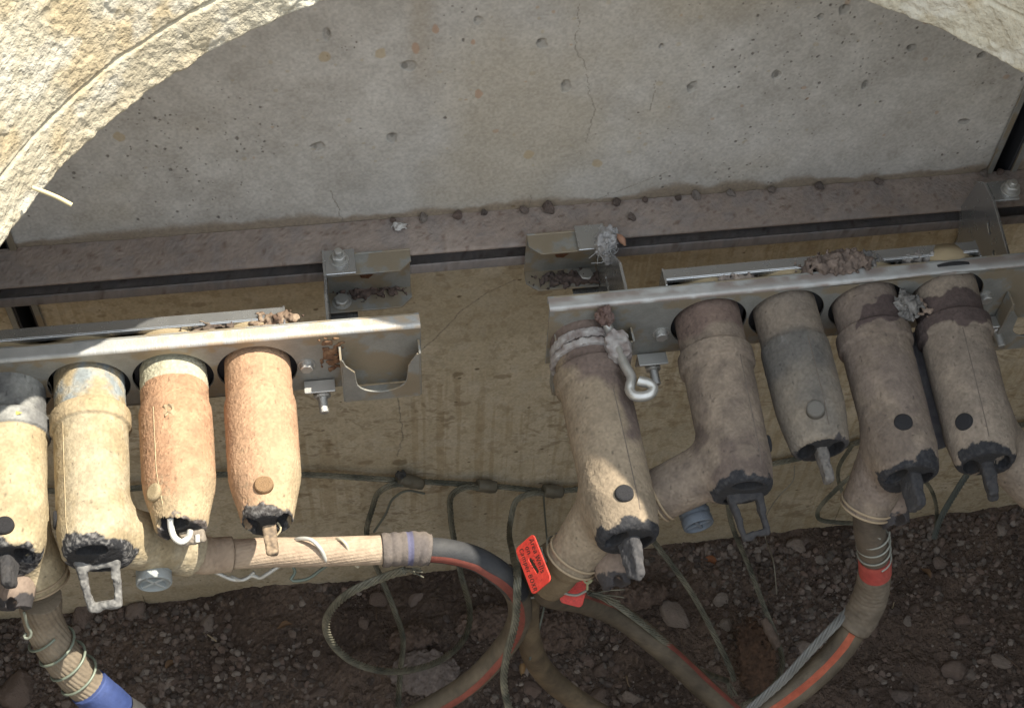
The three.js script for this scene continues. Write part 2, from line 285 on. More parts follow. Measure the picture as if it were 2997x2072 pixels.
const wallMap = dataTex(TW, TH, (i, j) => { const k = (j * TW + i) * 3; return [gamma(wallC[k]), gamma(wallC[k + 1]), gamma(wallC[k + 2])]; }, false, false); wallMap.colorSpace = THREE.SRGBColorSpace;
const wallBump = dataTex(TW, TH, (i, j) => { const v = clamp(wallB[j * TW + i]); return [v, v, v]; }, false, false);
M.wall = std([1, 1, 1], 0.93, 0, { map: wallMap, bumpMap: wallBump, bumpScale: 0.0035 });
const plainTex = dataTex(512, 512, (i, j) => { const a = tileNoise(i, j, 512, 6, 6, 90); return mixc([0.24, 0.21, 0.165], [0.42, 0.385, 0.32], a); }, true);
M.concrete = std([1, 1, 1], 0.95, 0, { map: rep(plainTex, 2), bumpMap: rep(coarseTex, 6), bumpScale: 0.002 });
const vault = thing('concrete_vault', 'grey concrete wall of the vault, clay stained below the long rail', 'vault');
{
  const uvOf = (x, y) => [(x - WX0) / (WX1 - WX0), (y - WY0) / (WY1 - WY0)];
  const gaps = [[-0.5795, -0.5565], [0.5515, 0.5760]];
  const xs = [WX0, ...gaps.flat(), WX1], parts = [];
  for (let k = 0; k < 6; k += 2) parts.push(grid(Math.ceil((xs[k + 1] - xs[k]) / 0.006), 240, (u, v) => {
    const x = mix(xs[k], xs[k + 1], u), y = mix(WY0, WY1, v);
    const edge = Math.min(...gaps.flat().map(g => Math.abs(x - g)));
    return { p: [x, y, (0.003 * (fbm(x * 9, y * 9, 0, 4) - 0.5) - 0.0025 * sst(0.004, 0, edge) * noise(x * 40, y * 160)) ], uv: uvOf(x, y) };
  }));
  [0.60, 0.27].forEach((yt, n) => parts.push(grid(4, 120, (u, v) => { const x = mix(gaps[n][0], gaps[n][1], u), y = mix(WY0, yt, v); return { p: [x, y, 0.003 * (fbm(x * 9, y * 9, 0, 4) - 0.5)], uv: uvOf(x, y) }; })));
  for (const [a, b] of gaps) for (const x of [a, b]) parts.push(grid(2, 120, (u, v) => { const y = mix(WY0, WY1, v); return { p: [x, y, -0.001 - 0.06 * u], uv: uvOf(x, y) }; }));
  mesh('back_wall', mergeGeometries(parts), M.wall, vault);
  mesh('back_wall_core', slab(WX0 - 0.15, WX1 + 0.15, WY0, WY1, -0.2, -0.06), M.concrete, vault);
  mesh('side_wall', slab(WX0 - 0.15, WX0, WY0, 1.299, -0.0595, 2.05), M.concrete, vault);
  mesh('side_wall', slab(WX1, WX1 + 0.15, WY0, 1.299, -0.0595, 2.05), M.concrete, vault);
  for (const x of [WX0 - 0.15, WX1]) mesh('side_wall_curb', slab(x, x + 0.15, 1.2995, 1.508, 0.6560, 2.05), M.concrete, vault);
  mesh('front_wall', slab(WX0 - 0.15, WX1 + 0.15, WY0, 1.508, 2.0505, 2.2), M.concrete, vault);
}
// embedded vertical channels in the wall recesses
for (const [a, b, yl, lab] of [[-0.5795, -0.5565, 0.601, 'vertical steel channel set in the wall at the left end, mostly behind the rear rail'], [0.5515, 0.5760, 0.271, 'vertical dark steel channel set in the wall at the right edge']]) {
  const t = thing('wall_channel', lab, 'channel', null, 'vertical channels cast into the wall');
  mesh('back', slab(a + 0.0005, b - 0.0005, yl, 1.285, -0.046, -0.043), M.darkSteel, t);
  for (const s of [0, 1]) {
    const x0 = s ? b - 0.0035 : a + 0.0003;
    mesh('side', slab(x0, x0 + 0.0032, yl, 1.285, -0.0428, 0.0015), M.darkSteel, t);
    mesh('lip', slab(s ? b - 0.0008 : a - 0.0065, s ? b + 0.0065 : a + 0.0008, yl, 1.285, 0.0016, 0.0042), M.zinc, t);
  }
}
// ---------- roof slab and the flared mouth of the opening ----------
const MC = V(-0.0123, 1.263, 0.5544), MR = 0.4744, ML = 0.10;       // half-round notch in the cover slab, straight for the last 10 cm
function mouthAt(u) {                                                  // u 0..1 along the notch: point on the edge, outward normal, arc length
  const q = Math.PI * MR, s = u * (q + 2 * ML);
  if (s < ML) return { x: -MR, z: ML - s, nx: -1, nz: 0, s };
  if (s < ML + q) { const a = Math.PI + (s - ML) / MR; return { x: MR * Math.cos(a), z: MR * Math.sin(a), nx: Math.cos(a), nz: Math.sin(a), s }; }
  return { x: MR, z: s - ML - q, nx: 1, nz: 0, s };
}
function notch(off, shape) { for (let i = 0; i <= 120; i++) { const m = mouthAt(i / 120); shape.lineTo(MC.x + m.x + m.nx * off, -(MC.z + m.z + m.nz * off)); } }
{
  const zf = -(MC.z + ML), s = new THREE.Shape(); s.moveTo(WX1 + 0.15, zf); s.lineTo(WX1 + 0.15, 0.2); s.lineTo(WX0 - 0.15, 0.2); s.lineTo(WX0 - 0.15, zf); notch(0.085, s); s.closePath();
  const g = new THREE.ExtrudeGeometry(s, { depth: 0.20, bevelEnabled: false, curveSegments: 96 }); g.rotateX(-Math.PI / 2); g.translate(0, 1.302, 0);
  mesh('roof_slab', g, M.concrete, vault);  // unseen near part of the roof left off to let in more sky light
  const mouth = thing('manhole_mouth', 'rough half-round concrete mouth above the vault, sunlit on its left side', 'manhole', V(MC.x, MC.y, MC.z));
  const NU = 1500, NV = 190;
  const body = grid(NU, NV, (u, v) => {
    const m = mouthAt(u), th = m.s / MR, c = m.nx, q = m.nz;
    let r, y; const k = v;
    if (k < 0.18) { r = mix(0.155, 0.002, k / 0.18); y = 0.0; } else { const w = (k - 0.18) / 0.82; r = 0.010 * w; y = 0.255 * w; }
    const X = m.x + c * r, Z = m.z + q * r, ridges = fbm(th * 7, (r + y) * 90 + 6 * fbm(th * 5, y * 9, 0, 2), 0, 4) - 0.5, lump = fbm(X * 26 + 5, Z * 26, y * 26 + 2, 4) - 0.5;
    const rag = fbm(X * 60, Z * 60, y * 60 + 2, 3) - 0.5;
    const on = k < 0.18 ? 0.3 : 1; const low = sst(0.62, 0.2, k), edge = k >= 0.17 && k < 0.22 ? 1 : 0;
    const layer = Math.floor(0.5 + 2.2 * fbm(th * 4 + 2, y * 12, 0, 4) + y * 5) * 0.0011;      // torn skin of the cast face
    const sand = noise(X * 420, Z * 420, y * 420) - 0.5, chip = Math.max(0, fbm(X * 75 + 2, Z * 75, y * 75 + 8, 3) - 0.60);
    let d = on * (0.0016 * lump + 0.0020 * ridges * (0.25 + low) + layer * 0.55 + 0.0006 * sand + 0.007 * chip) + edge * 0.005 * rag;
    d += 0.0028 * sst(0.0025, 0.0, Math.abs(y - 0.045 - 0.006 * (fbm(th * 3, 9, 0, 3) - 0.5))) * on;  // joint line round the cone
    r += d; y += on * (0.003 * rag) - edge * 0.003 * rag;
    const n1 = fbm(X * 11, Z * 11, y * 11 + 4, 4), n2 = noise(X * 300, Z * 300, y * 300);
    let cc = mixc([0.38, 0.325, 0.225], [0.48, 0.44, 0.34], clamp((n1 - 0.5) * 2.4 + 0.5)); cc = mixc(cc, [0.40, 0.30, 0.16], sst(0.56, 0.70, fbm(X * 16 + 7, Z * 16, y * 16 + 9, 3)) * 0.55);
    cc = mixc(cc, [0.53, 0.50, 0.42], sst(0.52, 0.66, fbm(X * 34 + 3, Z * 34, y * 34 + 6, 4)) * 0.6); const n5 = noise(X * 800, Z * 800, y * 800); cc = cc.map(x => x * (0.78 + 0.24 * n2 + 0.2 * n5));
    return { p: [m.x + c * r, y, m.z + q * r], uv: [th * 0.47, k * 0.31], c: cc };
  });
  mesh('cast_face', body, std([1, 1, 1], 0.96, 0, { vertexColors: true, bumpMap: rep(coarseTex, 14), bumpScale: 0.0016 }), mouth);
  // paving round the mouth, outside
  const gs = new THREE.Shape(); gs.moveTo(-60, -60); gs.lineTo(60, -60); gs.lineTo(60, 60); gs.lineTo(-60, 60); gs.closePath();
  const gh = new THREE.Path(); gh.moveTo(WX1, -2.05); gh.lineTo(WX0, -2.05); gh.lineTo(WX0, zf); notch(0.012, gh); gh.lineTo(WX1, zf); gh.closePath(); gs.holes.push(gh);
  const gg = new THREE.ShapeGeometry(gs, 96); gg.rotateX(-Math.PI / 2); gg.translate(0, 1.512, 0);
  const gm = mesh('ground', gg, std([0.30, 0.26, 0.19], 0.97, 0, { map: rep(plainTex, 1) })); gm.userData.kind = 'structure'; gm.userData.label = 'dry earth and concrete at street level round the opening';
}
// ---------- soil floor ----------
function soilH(x, z) {
  return -0.004 + 0.030 * (fbm(x * 6 + 8, z * 6, 0, 3) - 0.5) + 0.014 * (fbm(x * 28, z * 28 + 5, 0, 3) - 0.5) + 0.007 * (fbm(x * 95, z * 95, 0, 3) - 0.5) + 0.004 * (noise(x * 330, z * 330) - 0.5)
    + 0.012 * sst(0.25, 0.05, z) * (x > 0.3 ? 0.6 : 0.2);
}
function soilC(x, z) {
  const a = fbm(x * 9, z * 9 + 3, 0, 4), b = noise(x * 260, z * 260), c0 = noise(x * 700, z * 700);
  let c = mixc([0.066, 0.046, 0.036], [0.155, 0.112, 0.087], clamp((a - 0.5) * 1.8 + 0.45)); c = mixc(c, [0.19, 0.14, 0.105], sst(0.72, 0.9, b) * 0.6);
  return c.map(v => v * (0.72 + 0.56 * c0));
}
{
  const g = grid(860, 330, (u, v) => {
    const x = mix(WX0 - 0.03, WX1 + 0.03, u), z = -0.02 + 2.08 * (v < 0.8 ? v / 0.8 * 0.30 : 0.30 + (v - 0.8) / 0.2 * 0.70);
    return { p: [x, soilH(x, z), z], uv: [x, z], c: soilC(x, z) };
  });
  const f = mesh('soil_floor', g, std([1, 1, 1], 0.98, 0, { vertexColors: true, bumpMap: rep(coarseTex, 9), bumpScale: 0.006 })); f.userData.kind = 'structure'; f.userData.label = 'dark brown stony soil on the floor of the vault';
}

// ---------- long C-channel rail across the wall  ----------
function railDust(x, z, under) {
  const a = fbm(x * 22, z * 22 + 4, 0, 4), b = noise(x * 240, z * 240), d = fbm(x * 60 + 3, z * 60, 0, 3);
  let c = mixc([0.265, 0.212, 0.178], [0.320, 0.262, 0.222], clamp((a - 0.5) * 2 + 0.5)); c = mixc(c, [0.21, 0.20, 0.20], sst(0.50, 0.64, d) * 0.3);
  c = mixc(c, [0.13, 0.075, 0.05], sst(0.78, 0.92, b) * 0.6); return c.map(v => v * (0.85 + 0.3 * noise(x * 600, z * 600)));
}
function rail(name, label, x0, x1, y0, y1) {
  const o = thing(name, label, 'rail', V(x0, y0, 0)); o.rotation.z = Math.atan2(y1 - y0, x1 - x0); const L = Math.hypot(x1 - x0, y1 - y0), NS = Math.ceil(L / 0.0035);
  const prof = (pts, yFn) => grid(NS, pts.length - 1, (u, v) => { const p = pts[Math.round(v * (pts.length - 1))], x = u * L; return { p: [x, p[1] + (p[2] || 0) * (fbm((x + x0) * 70, p[0] * 70, 0, 3) - 0.4), p[0]], uv: [x, p[0] + p[1]], c: railDust(x + x0, p[0] + p[1] * 0.5) }; });
  const top = []; for (let k = 0; k <= 16; k++) top.push([0.001 + 0.0495 * k / 16, 0, 0.0026 * (1 - 0.5 * k / 16)]);
  top.push([0.0525, -0.0008], [0.0533, -0.0025], [0.0528, -0.0045], [0.05, -0.005]);
  mesh('top_flange', prof(top), M.dust, o);
  const low = [[0.001, -0.036]]; for (let k = 1; k <= 8; k++) low.push([0.001 + 0.048 * k / 8, -0.0335, 0.002]);
  low.push([0.0495, -0.0225], [0.0515, -0.0215], [0.0532, -0.0225], [0.0535, -0.0345], [0.0520, -0.0365], [0.045, -0.0372], [0.002, -0.0375]);
  mesh('bottom_flange', prof(low), M.dustSteel, o);
  mesh('web', slab(0, L, -0.0368, -0.003, 0.0005, 0.004), M.darkSteel, o); return o;
}
M.dustSteel = std([0.85, 0.92, 1.0], 0.8, 0.25, { vertexColors: true, bumpMap: rep(grainTex, 8), bumpScale: 0.0006 });
rail('wall_rail', 'long dusty brown channel rail running across the concrete wall', WX0 + 0.004, WX1 - 0.004, 0.8535, 0.8525);

// bolts
function hexGeo(r, h) { const g = new THREE.CylinderGeometry(r, r, h, 6); const b = new THREE.CylinderGeometry(r * 0.86, r, h * 0.18, 6); g.translate(0, h / 2, 0); b.translate(0, h * 1.09, 0); return merge([g, b]); }
function studGeo(r, h) { const pts = [[0, h], [r * 0.75, h]]; const n = Math.round(h / 0.0011); for (let k = 0; k <= n; k++) { pts.push([r * (k % 2 ? 1 : 0.86), h - 0.0006 - (h - 0.0006) * k / n]); } return new THREE.LatheGeometry(pts.map(p => new THREE.Vector2(p[0], p[1])), 16); }
const up = V(0, 1, 0);
function orient(m, pos, dir) { m.position.copy(pos); m.quaternion.setFromUnitVectors(up, dir.clone().normalize()); return m; }
function bolt(parent, pos, dir, r, h, name = 'hex_bolt') { const b = mesh(name, hexGeo(r, h), M.bolt, parent); orient(b, pos, dir); b.rotateY(0.3); mesh('washer', new THREE.CylinderGeometry(r * 1.25, r * 1.25, 0.0014, 24), M.bolt, b); return b; }
function nutStud(parent, pos, dir, r, h, sl) { const b = bolt(parent, pos, dir, r, h, 'hex_nut'); const s = mesh('threaded_stud', studGeo(r * 0.55, sl), M.bolt, b); return b; }

// ---------- clips that hold the brackets to the rail ----------
function clip(name, label, x0, x1, yt, mirror) {
  const t = thing(name, label, 'bracket', V(0, 0, 0), 'channel clips bolted to the rail'); const yb = yt - 0.066, z0 = 0.0545, D = 0.027, c = 0.012, th = 0.0025;
  const far = mirror ? x0 : x1, near = mirror ? x1 : x0, s = mirror ? -1 : 1;
  const fl = (y, d) => sheet([[near, z0], [far, z0], [far, z0 + d - c], [far - s * c, z0 + d], [near, z0 + d]], th, 'xz', y);
  const holes = [slot(far - s * 0.022, yt - 0.024, far - s * 0.055, yt - 0.024, 0.0042)];
  mesh('web', sheet([[x0, yb], [x1, yb], [x1, yt], [x0, yt]], th, 'xy', z0 - th, holes), M.zinc, t);
  mesh('top_flange', fl(yt, D), M.zinc, t); mesh('bottom_flange', fl(yb + th, D), M.zinc, t);
  // rusty bolt in the slot
  const b = bolt(t, V(near + s * 0.042, yt - 0.026, z0), V(0, 0, 1), 0.0085, 0.007, 'rusty_bolt'); b.material = M.rust; b.userData.label = 'rusted bolt head';
  bolt(t, V(near + s * 0.013, yb + th, z0 + 0.014), V(0, 1, 0), 0.0085, 0.006);
  return t;
}
clip('rail_clip', 'galvanised channel clip on the rail, above the end of the left bus bracket', -0.2215, -0.131, 0.8612, false);
clip('rail_clip', 'galvanised channel clip on the rail holding grey web, left end of the right bus bracket', -0.002, 0.0785, 0.8690, true);

// arms: side plates that carry the bracket out from the wall
function arm(name, label, x, pts, tabs, holes, group) {
  const t = thing(name, label, 'bracket arm', V(0, 0, 0), group);
  mesh('side_plate', sheet(pts, 0.003, 'zy', x, holes), M.zincClean, t);
  tabs.forEach(([x0, x1, y0, y1, z0, z1, nm]) => mesh(nm || 'tab', slab(x0, x1, y0, y1, z0, z1, 0.0005), M.zincClean, t)); return t;
}
const armA = arm('bracket_arm', 'thin galvanised arm from the rail clip to the left bus bracket', -0.2222, [[0.050, 0.785], [0.075, 0.785], [0.183, 0.838], [0.183, 0.905], [0.140, 0.905], [0.085, 0.866], [0.050, 0.866]],
  [[-0.2221, -0.1905, 0.8633, 0.8660, 0.050, 0.0835], [-0.2221, -0.192, 0.785, 0.7878, 0.056, 0.092]], [slot(0.10, 0.835, 0.118, 0.835, 0.004)]);
nutStud(armA, V(-0.2075, 0.8662, 0.064), V(0, 1, 0), 0.0085, 0.007, 0.015);
const armB = arm('bracket_arm', 'galvanised arm with grey cobweb beside the open left end of the right bus bracket', 0.0825, [[0.050, 0.792], [0.075, 0.792], [0.183, 0.848], [0.183, 0.915], [0.140, 0.915], [0.085, 0.874], [0.050, 0.874]],
  [[0.0500, 0.0795, 0.8714, 0.8740, 0.050, 0.0845], [0.050, 0.0795, 0.792, 0.7948, 0.0563, 0.092]], [slot(0.10, 0.842, 0.118, 0.842, 0.004)]);
const armC = arm('bracket_arm', 'broad galvanised arm with two slots at the far right of the bus bracket', 0.5020, [[0.050, 0.850], [0.060, 0.905], [0.072, 0.916], [0.100, 0.918], [0.172, 0.900], [0.180, 0.868], [0.150, 0.815], [0.080, 0.800]],
  [[0.5022, 0.53, 0.915, 0.918, 0.072, 0.1]], [slot(0.110, 0.892, 0.118, 0.888, 0.0035), slot(0.140, 0.878, 0.148, 0.874, 0.0035)]);
nutStud(armC, V(0.5241, 0.9003, 0.0860).setY(0.9182), V(0, 1, 0), 0.0085, 0.007, 0.013);

// ---------- bus brackets ----------
const HOLE = 0.0402;
function busBracket(name, label, o) {
  const t = thing(name, label, 'bus bracket', V(o.x0, o.y0, 0.2)); t.rotation.z = o.rot; const L = o.x1 - o.x0, yb = -0.093;
  // front plate with the bushing holes, rolled edge and top flange
  const out = [[0, yb]]; out.push([L, yb], [L, -0.004], [0, -0.004]);
  mesh('front_plate', sheet(out, 0.003, 'xy', -0.003, o.holes.map(h => circ(h[0], h[1], HOLE)), 0.0003), M.zinc, t);
  const fg = grid(Math.ceil(L / 0.004), 14, (u, v) => { const x = u * L; let y, z; if (v < 0.6) { const a = v / 0.6 * Math.PI / 2; z = -0.004 + 0.004 * Math.cos(a); y = -0.004 + 0.004 * Math.sin(a); } else { y = 0; z = -0.004 - 0.0105 * (v - 0.6) / 0.4; } return { p: [x, y, z], uv: [x, z + y] , c: o.flangeColor(x, z, y) }; });
  mesh('top_flange', fg, M.flange, t);
  mesh('flange_lip', slab(0, L, -0.010, 0.0, -0.0172, -0.0147), M.zinc, t);
  // rear channel, parallel, set back
  const [ra, rb] = o.rear;
  const rear = mesh('rear_channel', merge([slab(ra, rb, -0.003, -0.0005, -0.0385, -0.0255), slab(ra, rb, -0.006, -0.0005, -0.0258, -0.0240), slab(ra, rb, -0.075, -0.0032, -0.0400, -0.0385)]), M.zincClean, t);
  mesh('end_cap', slab(rb - 0.0005, rb + 0.0015, -0.055, -0.0003, -0.040, -0.0175), M.zincClean, t);
  mesh('end_cap', slab(ra - 0.0015, ra + 0.0005, -0.055, -0.0003, -0.040, -0.0175), M.zincClean, t);
  for (const h of o.holes) {            // bushing bodies between the two plates
    const g = new THREE.LatheGeometry([[0, 0.026], [0.030, 0.026], [0.0425, 0.022], [0.0445, 0.012], [0.042, 0.001], [0.0, 0.001]].map(p => new THREE.Vector2(...p)), 48); if (o.small) g.scale(0.86, 1, 0.86); g.rotateX(Math.PI / 2);
    g.translate(h[0], h[1] + 0.006, -0.0382); mesh('bushing_shoulder', g, M.tan, t);
    const cg = new THREE.CylinderGeometry(0.0445, 0.0445, 0.003, 48, 1); cg.rotateX(Math.PI / 2); cg.translate(h[0], h[1], -0.0095); mesh('gap_shade_disc', cg, M.black, t);  // added black disc standing for the shade inside the hole gap
  }
  return t;
}
M.tan = std([0.42, 0.33, 0.20], 0.9, 0, { bumpMap: rep(grainTex, 12), bumpScale: 0.0004 });
M.seamDark = std([0.13, 0.105, 0.085], 0.9, 0);
M.flange = std([1, 1, 1], 0.5, 0.3, { vertexColors: true, bumpMap: rep(grainTex, 12), bumpScale: 0.0003 });
const zincC = (x, z) => mixc([0.36, 0.36, 0.345], [0.54, 0.54, 0.52], fbm(x * 90, z * 90, 0, 3));
const LB = { x0: -0.70, x1: -0.1325, y0: 0.9200, rot: -0.0055 };
const LH = [V(-0.5419, 0.8667, 0.2000), V(-0.4647, 0.8658, 0.2000), V(-0.3819, 0.8666, 0.2000), V(-0.2982, 0.8666, 0.2000)];
const locL = p => [p.x - LB.x0, p.y - LB.y0 + (p.x - LB.x0) * 0.0055];
busBracket('bus_bracket', 'galvanised bus bracket on the left with sunlit, orange-dusted top flange', { ...LB, holes: [[LH[0].x - 0.082 - LB.x0, -0.0605], ...LH.map(locL)], rear: [0.02, 0.4335],
  flangeColor: (x, z, y) => { const X = x + LB.x0; const d = sst(0.42, 0.60, fbm(X * 130, z * 130 + 3, 0, 3)) * sst(-0.42, -0.33, X + 0.05 * fbm(X * 40, z * 90, 0, 2)) * sst(-0.0008, -0.002, y - 0.0005 + z * 0.18); return mixc(zincC(X, z), [0.52, 0.40, 0.27], clamp(d * 0.75)); } });
const RB = { x0: -0.0025, x1: 0.62, y0: 0.9245, rot: 0.0115 };
const RH = [V(0.1667, 0.8793, 0.2000), V(0.2493, 0.8820, 0.2000), V(0.3353, 0.8836, 0.2000), V(0.4214, 0.8884, 0.2000)];
const locR = p => [p.x - RB.x0, p.y - RB.y0 - (p.x - RB.x0) * 0.0115];
const rb = busBracket('bus_bracket', 'galvanised bus bracket on the right in shade, with brown dust on its flange', { ...RB, holes: RH.map(locR), small: true, rear: [0.1235, 0.456],
  flangeColor: (x, z, y) => { const X = x + RB.x0, d = sst(0.28, 0.60, fbm(X * 50, z * 80 + 3, 0, 3)) * sst(-0.0006, -0.0026, z * 0.2 + y - 0.0004); return mixc(zincC(X, z), [0.24, 0.185, 0.155], d * 0.8); } });

// bolts and stud clamps on the front plates
function studClamp(name, label, p, s = 1) {
  const t = thing(name, label, 'clamp', p, 'square clamps with threaded studs on the bus brackets');
  mesh('plate', merge([slab(-0.0155, 0.0155, 0.0075, 0.0098, 0.001, 0.016), slab(-0.0155, 0.0155, -0.0120, 0.0085, 0.0005, 0.003)]), M.bolt, t);
  nutStud(t, V(0.001, -0.002, 0.003), V(0.05, -0.25, 1), 0.0092, 0.0095, 0.028); return t;
}
studClamp('stud_clamp', 'square washer clamp with threaded stud beside the empty cradle', V(-0.2383, 0.8318, 0.2005));
studClamp('stud_clamp', 'square washer clamp with threaded stud beside the eyebolt', V(0.1113, 0.8262, 0.2005));
studClamp('stud_clamp', 'square washer clamp with stud at the right end, behind the last elbow', V(0.4905, 0.8375, 0.2005));
for (const [p, lab] of [[V(-0.2491, 0.8690, 0.2005), 'small hex bolt on the left front plate above the stud clamp'], [V(0.1176, 0.8687, 0.2005), 'small hex bolt on the right front plate right of the eyebolt'], [V(0.4670, 0.8828, 0.2005), 'small pale hex bolt on the front plate right of the last elbow']]) {
  const t = thing('hex_bolt', lab, 'bolt', p, 'hex bolts in the front plates'); bolt(t, V(0, 0, 0), V(0, 0, 1), 0.0070, 0.006, 'head');
}
// parking cradles: bent sheet with a U cut-out
function cradle(name, label, p, h = 0.080) {
  const t = thing(name, label, 'cradle', p); const w = 0.0385, d = 0.0165;
  const s = [[-w, -h], [w, -h], [w, -0.008], [w - 0.002, -0.008], [w - 0.006, -0.016], [w - 0.011, -0.026], [w - 0.0125, -0.048]];
  for (let k = 1; k < 12; k++) { const a = Math.PI * k / 12; s.push([Math.cos(a) * (w - 0.0125), -0.048 - 0.020 * Math.sin(a)]); }
  s.push([-w + 0.0125, -0.048], [-w + 0.0115, -0.030], [-w + 0.003, -0.018], [-w + 0.001, -0.010], [-w, -0.008]);
  mesh('front_sheet', sheet(s, 0.002, 'xy', d), M.zinc, t);
  for (const q of [-1, 1]) mesh('side_sheet', slab(q > 0 ? w : -w - 0.002, q > 0 ? w + 0.002 : -w, -h, -0.006, 0.0005, d + 0.002), M.zinc, t);
  mesh('bottom_sheet', slab(-w, w, -h - 0.002, -h, 0.0005, d + 0.0018), M.zinc, t); return t;
}
cradle('parking_cradle', 'empty galvanised parking cradle with U cut-out at the end of the left bracket', V(-0.1747, 0.9026, 0.2000).setZ(0.2003));
cradle('parking_cradle', 'parking cradle holding the grey standoff at the end of the right bracket', V(0.0446, 0.8908, 0.2000).setZ(0.2003), 0.092);

cradle('parking_cradle', 'parking cradle cut by the right edge beyond the last elbow', V(0.5302, 0.8947, 0.2000).setZ(0.2003), 0.088);

// ---------- cable elbows and dead-end caps ----------
const smin = (a, b, k) => { const h = clamp(0.5 + 0.5 * (b - a) / k); return mix(b, a, h) - k * h * (1 - h); };
function elbow(o) {
  const S = o.s, A = o.e.clone().sub(S), L = A.length(); A.normalize();
  const t = thing(o.name, o.label, o.cat, S, o.group);
  const tl = L * (o.la || 0.74); let D = null, LL = 0;
  if (o.leg) { D = o.leg.clone().sub(S).addScaledVector(A, -tl); LL = D.length(); D.normalize(); }
  const U = o.eye ? o.eye.clone() : (D ? D.clone() : V(0, -1, 0)); U.addScaledVector(A, -U.dot(A)).normalize(); const Wd = A.clone().cross(U);
  const cap = !o.leg || o.capShape, r0 = (o.r || 0.0342);
  const prof = z => {
    if (cap) return z < 0.03 ? r0 * 0.97 : r0 * (0.97 + 0.066 * sst(0.034, 0.044, z)) - 0.0005 * sst(0.05, L * 0.7, z) - (o.taper || 0.0115) * sst(L * 0.66, L * 1.04, z);
    const col0 = (o.collar || 0.05); return r0 + 0.0046 * sst(col0 - 0.019, col0 - 0.0155, z) - 0.0036 * sst(col0, col0 + 0.003, z) - 0.0018 * sst(0.06, L, z) - 0.0035 * sst(L - 0.03, L, z);
  };
  const sd = o.seed;
  const f = (x, y, z) => {
    const ta = x * A.x + y * A.y + z * A.z, qx = x - A.x * ta, qy = y - A.y * ta, qz = z - A.z * ta, rho = Math.hypot(qx, qy, qz);
    let d = (rho - prof(ta)) * 0.95; d = Math.max(d, -0.022 - ta);
    const e = ta - L + 0.0; d = e > -0.012 ? -smin(-d, -e, 0.008) : Math.max(d, e);
    if (D) {
      const px = x - A.x * tl, py = y - A.y * tl, pz = z - A.z * tl, s = px * D.x + py * D.y + pz * D.z, rr = Math.hypot(px - D.x * s, py - D.y * s, pz - D.z * s);
      let g = (rr - mix(0.0295, o.lr || 0.0255, clamp(s / LL))) * 0.95; g = Math.max(g, s - LL, -s); d = smin(d, g, 0.013);
    }
    if (e > -0.05) {                     // hollow end, either side of the web that carries the eye
      const u = qx * U.x + qy * U.y + qz * U.z, w = qx * Wd.x + qy * Wd.y + qz * Wd.z;
      const h1 = Math.hypot((Math.abs(w) - 0.0150) / 0.0078, (u - (o.pu || 0)) / 0.015, (e) / 0.018); d = Math.max(d, (1 - h1) * 0.0075);
    }
    if (Math.abs(d) < 0.003) d += 0.0005 * (noise(x * 260 + sd, y * 260, z * 260) - 0.5) + (o.crust || 0.0004) * (noise(x * 900, y * 900 + sd, z * 900) - 0.5);
    if (e > -0.016 && Math.abs(d) < 0.004) d += 0.0006 * (fbm(x * 420 + sd, y * 420, z * 420 + 5, 2) - 0.5);
    return d;
  };
  const mn = V(0, 0, 0), mx = V(0, 0, 0); const ends = [V(0, 0, 0).addScaledVector(A, -0.025), A.clone().multiplyScalar(L)]; if (D) ends.push(A.clone().multiplyScalar(tl).addScaledVector(D, LL));
  ends.forEach(e => { mn.min(e.clone().addScalar(-0.045)); mx.max(e.clone().addScalar(0.045)); });
  const color = (x, y, z, nx, ny, nz) => {
    const ta = x * A.x + y * A.y + z * A.z, q = V(x - A.x * ta, y - A.y * ta, z - A.z * ta), n1 = fbm(x * 55 + sd, y * 55, z * 55 + 3, 4), n2 = noise(x * 480, y * 480 + sd, z * 480), n3 = fbm(x * 18 + sd * 3, y * 18, z * 18 + 7, 3);
    let s = 0; if (D) { s = (x - A.x * tl) * D.x + (y - A.y * tl) * D.y + (z - A.z * tl) * D.z; }
    let c = o.paint({ t: ta / L, ta, q, n1, n2, n3, leg: s / (LL || 1), x, y, z });
    // bare black rubber where the skin has flaked off at the end
    const fl = ta - (L - (o.flake || 0.009)) + 0.010 * (fbm(x * 190, y * 190 + sd, z * 190, 3) - 0.5) + 0.026 * (fbm(x * 48 + sd * 3, y * 48, z * 48, 2) - 0.5); const on = (!D || s < 0.034 || q.lengthSq() < 0.0009);
    if (on) c = mixc(c, mixc(o.bare || [0.020, 0.020, 0.023], [0.20, 0.19, 0.18], sst(0.42, 0.75, fbm(x * 380, y * 380, z * 380 + 9, 3)) * (o.chalk || 0.12)), sst(0, 0.0016, fl));
    // recess darkening: the hollow of the end is coloured near black by depth
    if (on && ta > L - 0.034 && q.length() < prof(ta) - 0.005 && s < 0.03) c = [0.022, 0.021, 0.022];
    const sp = noise(x * 330 + sd, y * 330, z * 330 + 11), sm = fbm(x * 85 + sd, y * 85 + 4, z * 85, 3); c = mixc(c, c.map(v => v * 0.45), sst(0.86, 0.93, sp) * 0.8); c = mixc(c, c.map(v => v * 0.62), sst(0.54, 0.64, sm) * 0.28); c = mixc(c, c.map(v => v * 1.25), sst(0.44, 0.34, sm) * 0.3);
    const g = 0.80 + 0.40 * n2; return [c[0] * g, c[1] * g, c[2] * g];
  };
  const uvf = (x, y, z) => { const ta = x * A.x + y * A.y + z * A.z; return [Math.atan2(x - A.x * ta, y - A.y * ta) * r0, ta]; };
  mesh(cap ? 'cap_body' : 'elbow_body', netSDF(f, mn, mx, 0.0013, color, uvf), M.rubber, t);
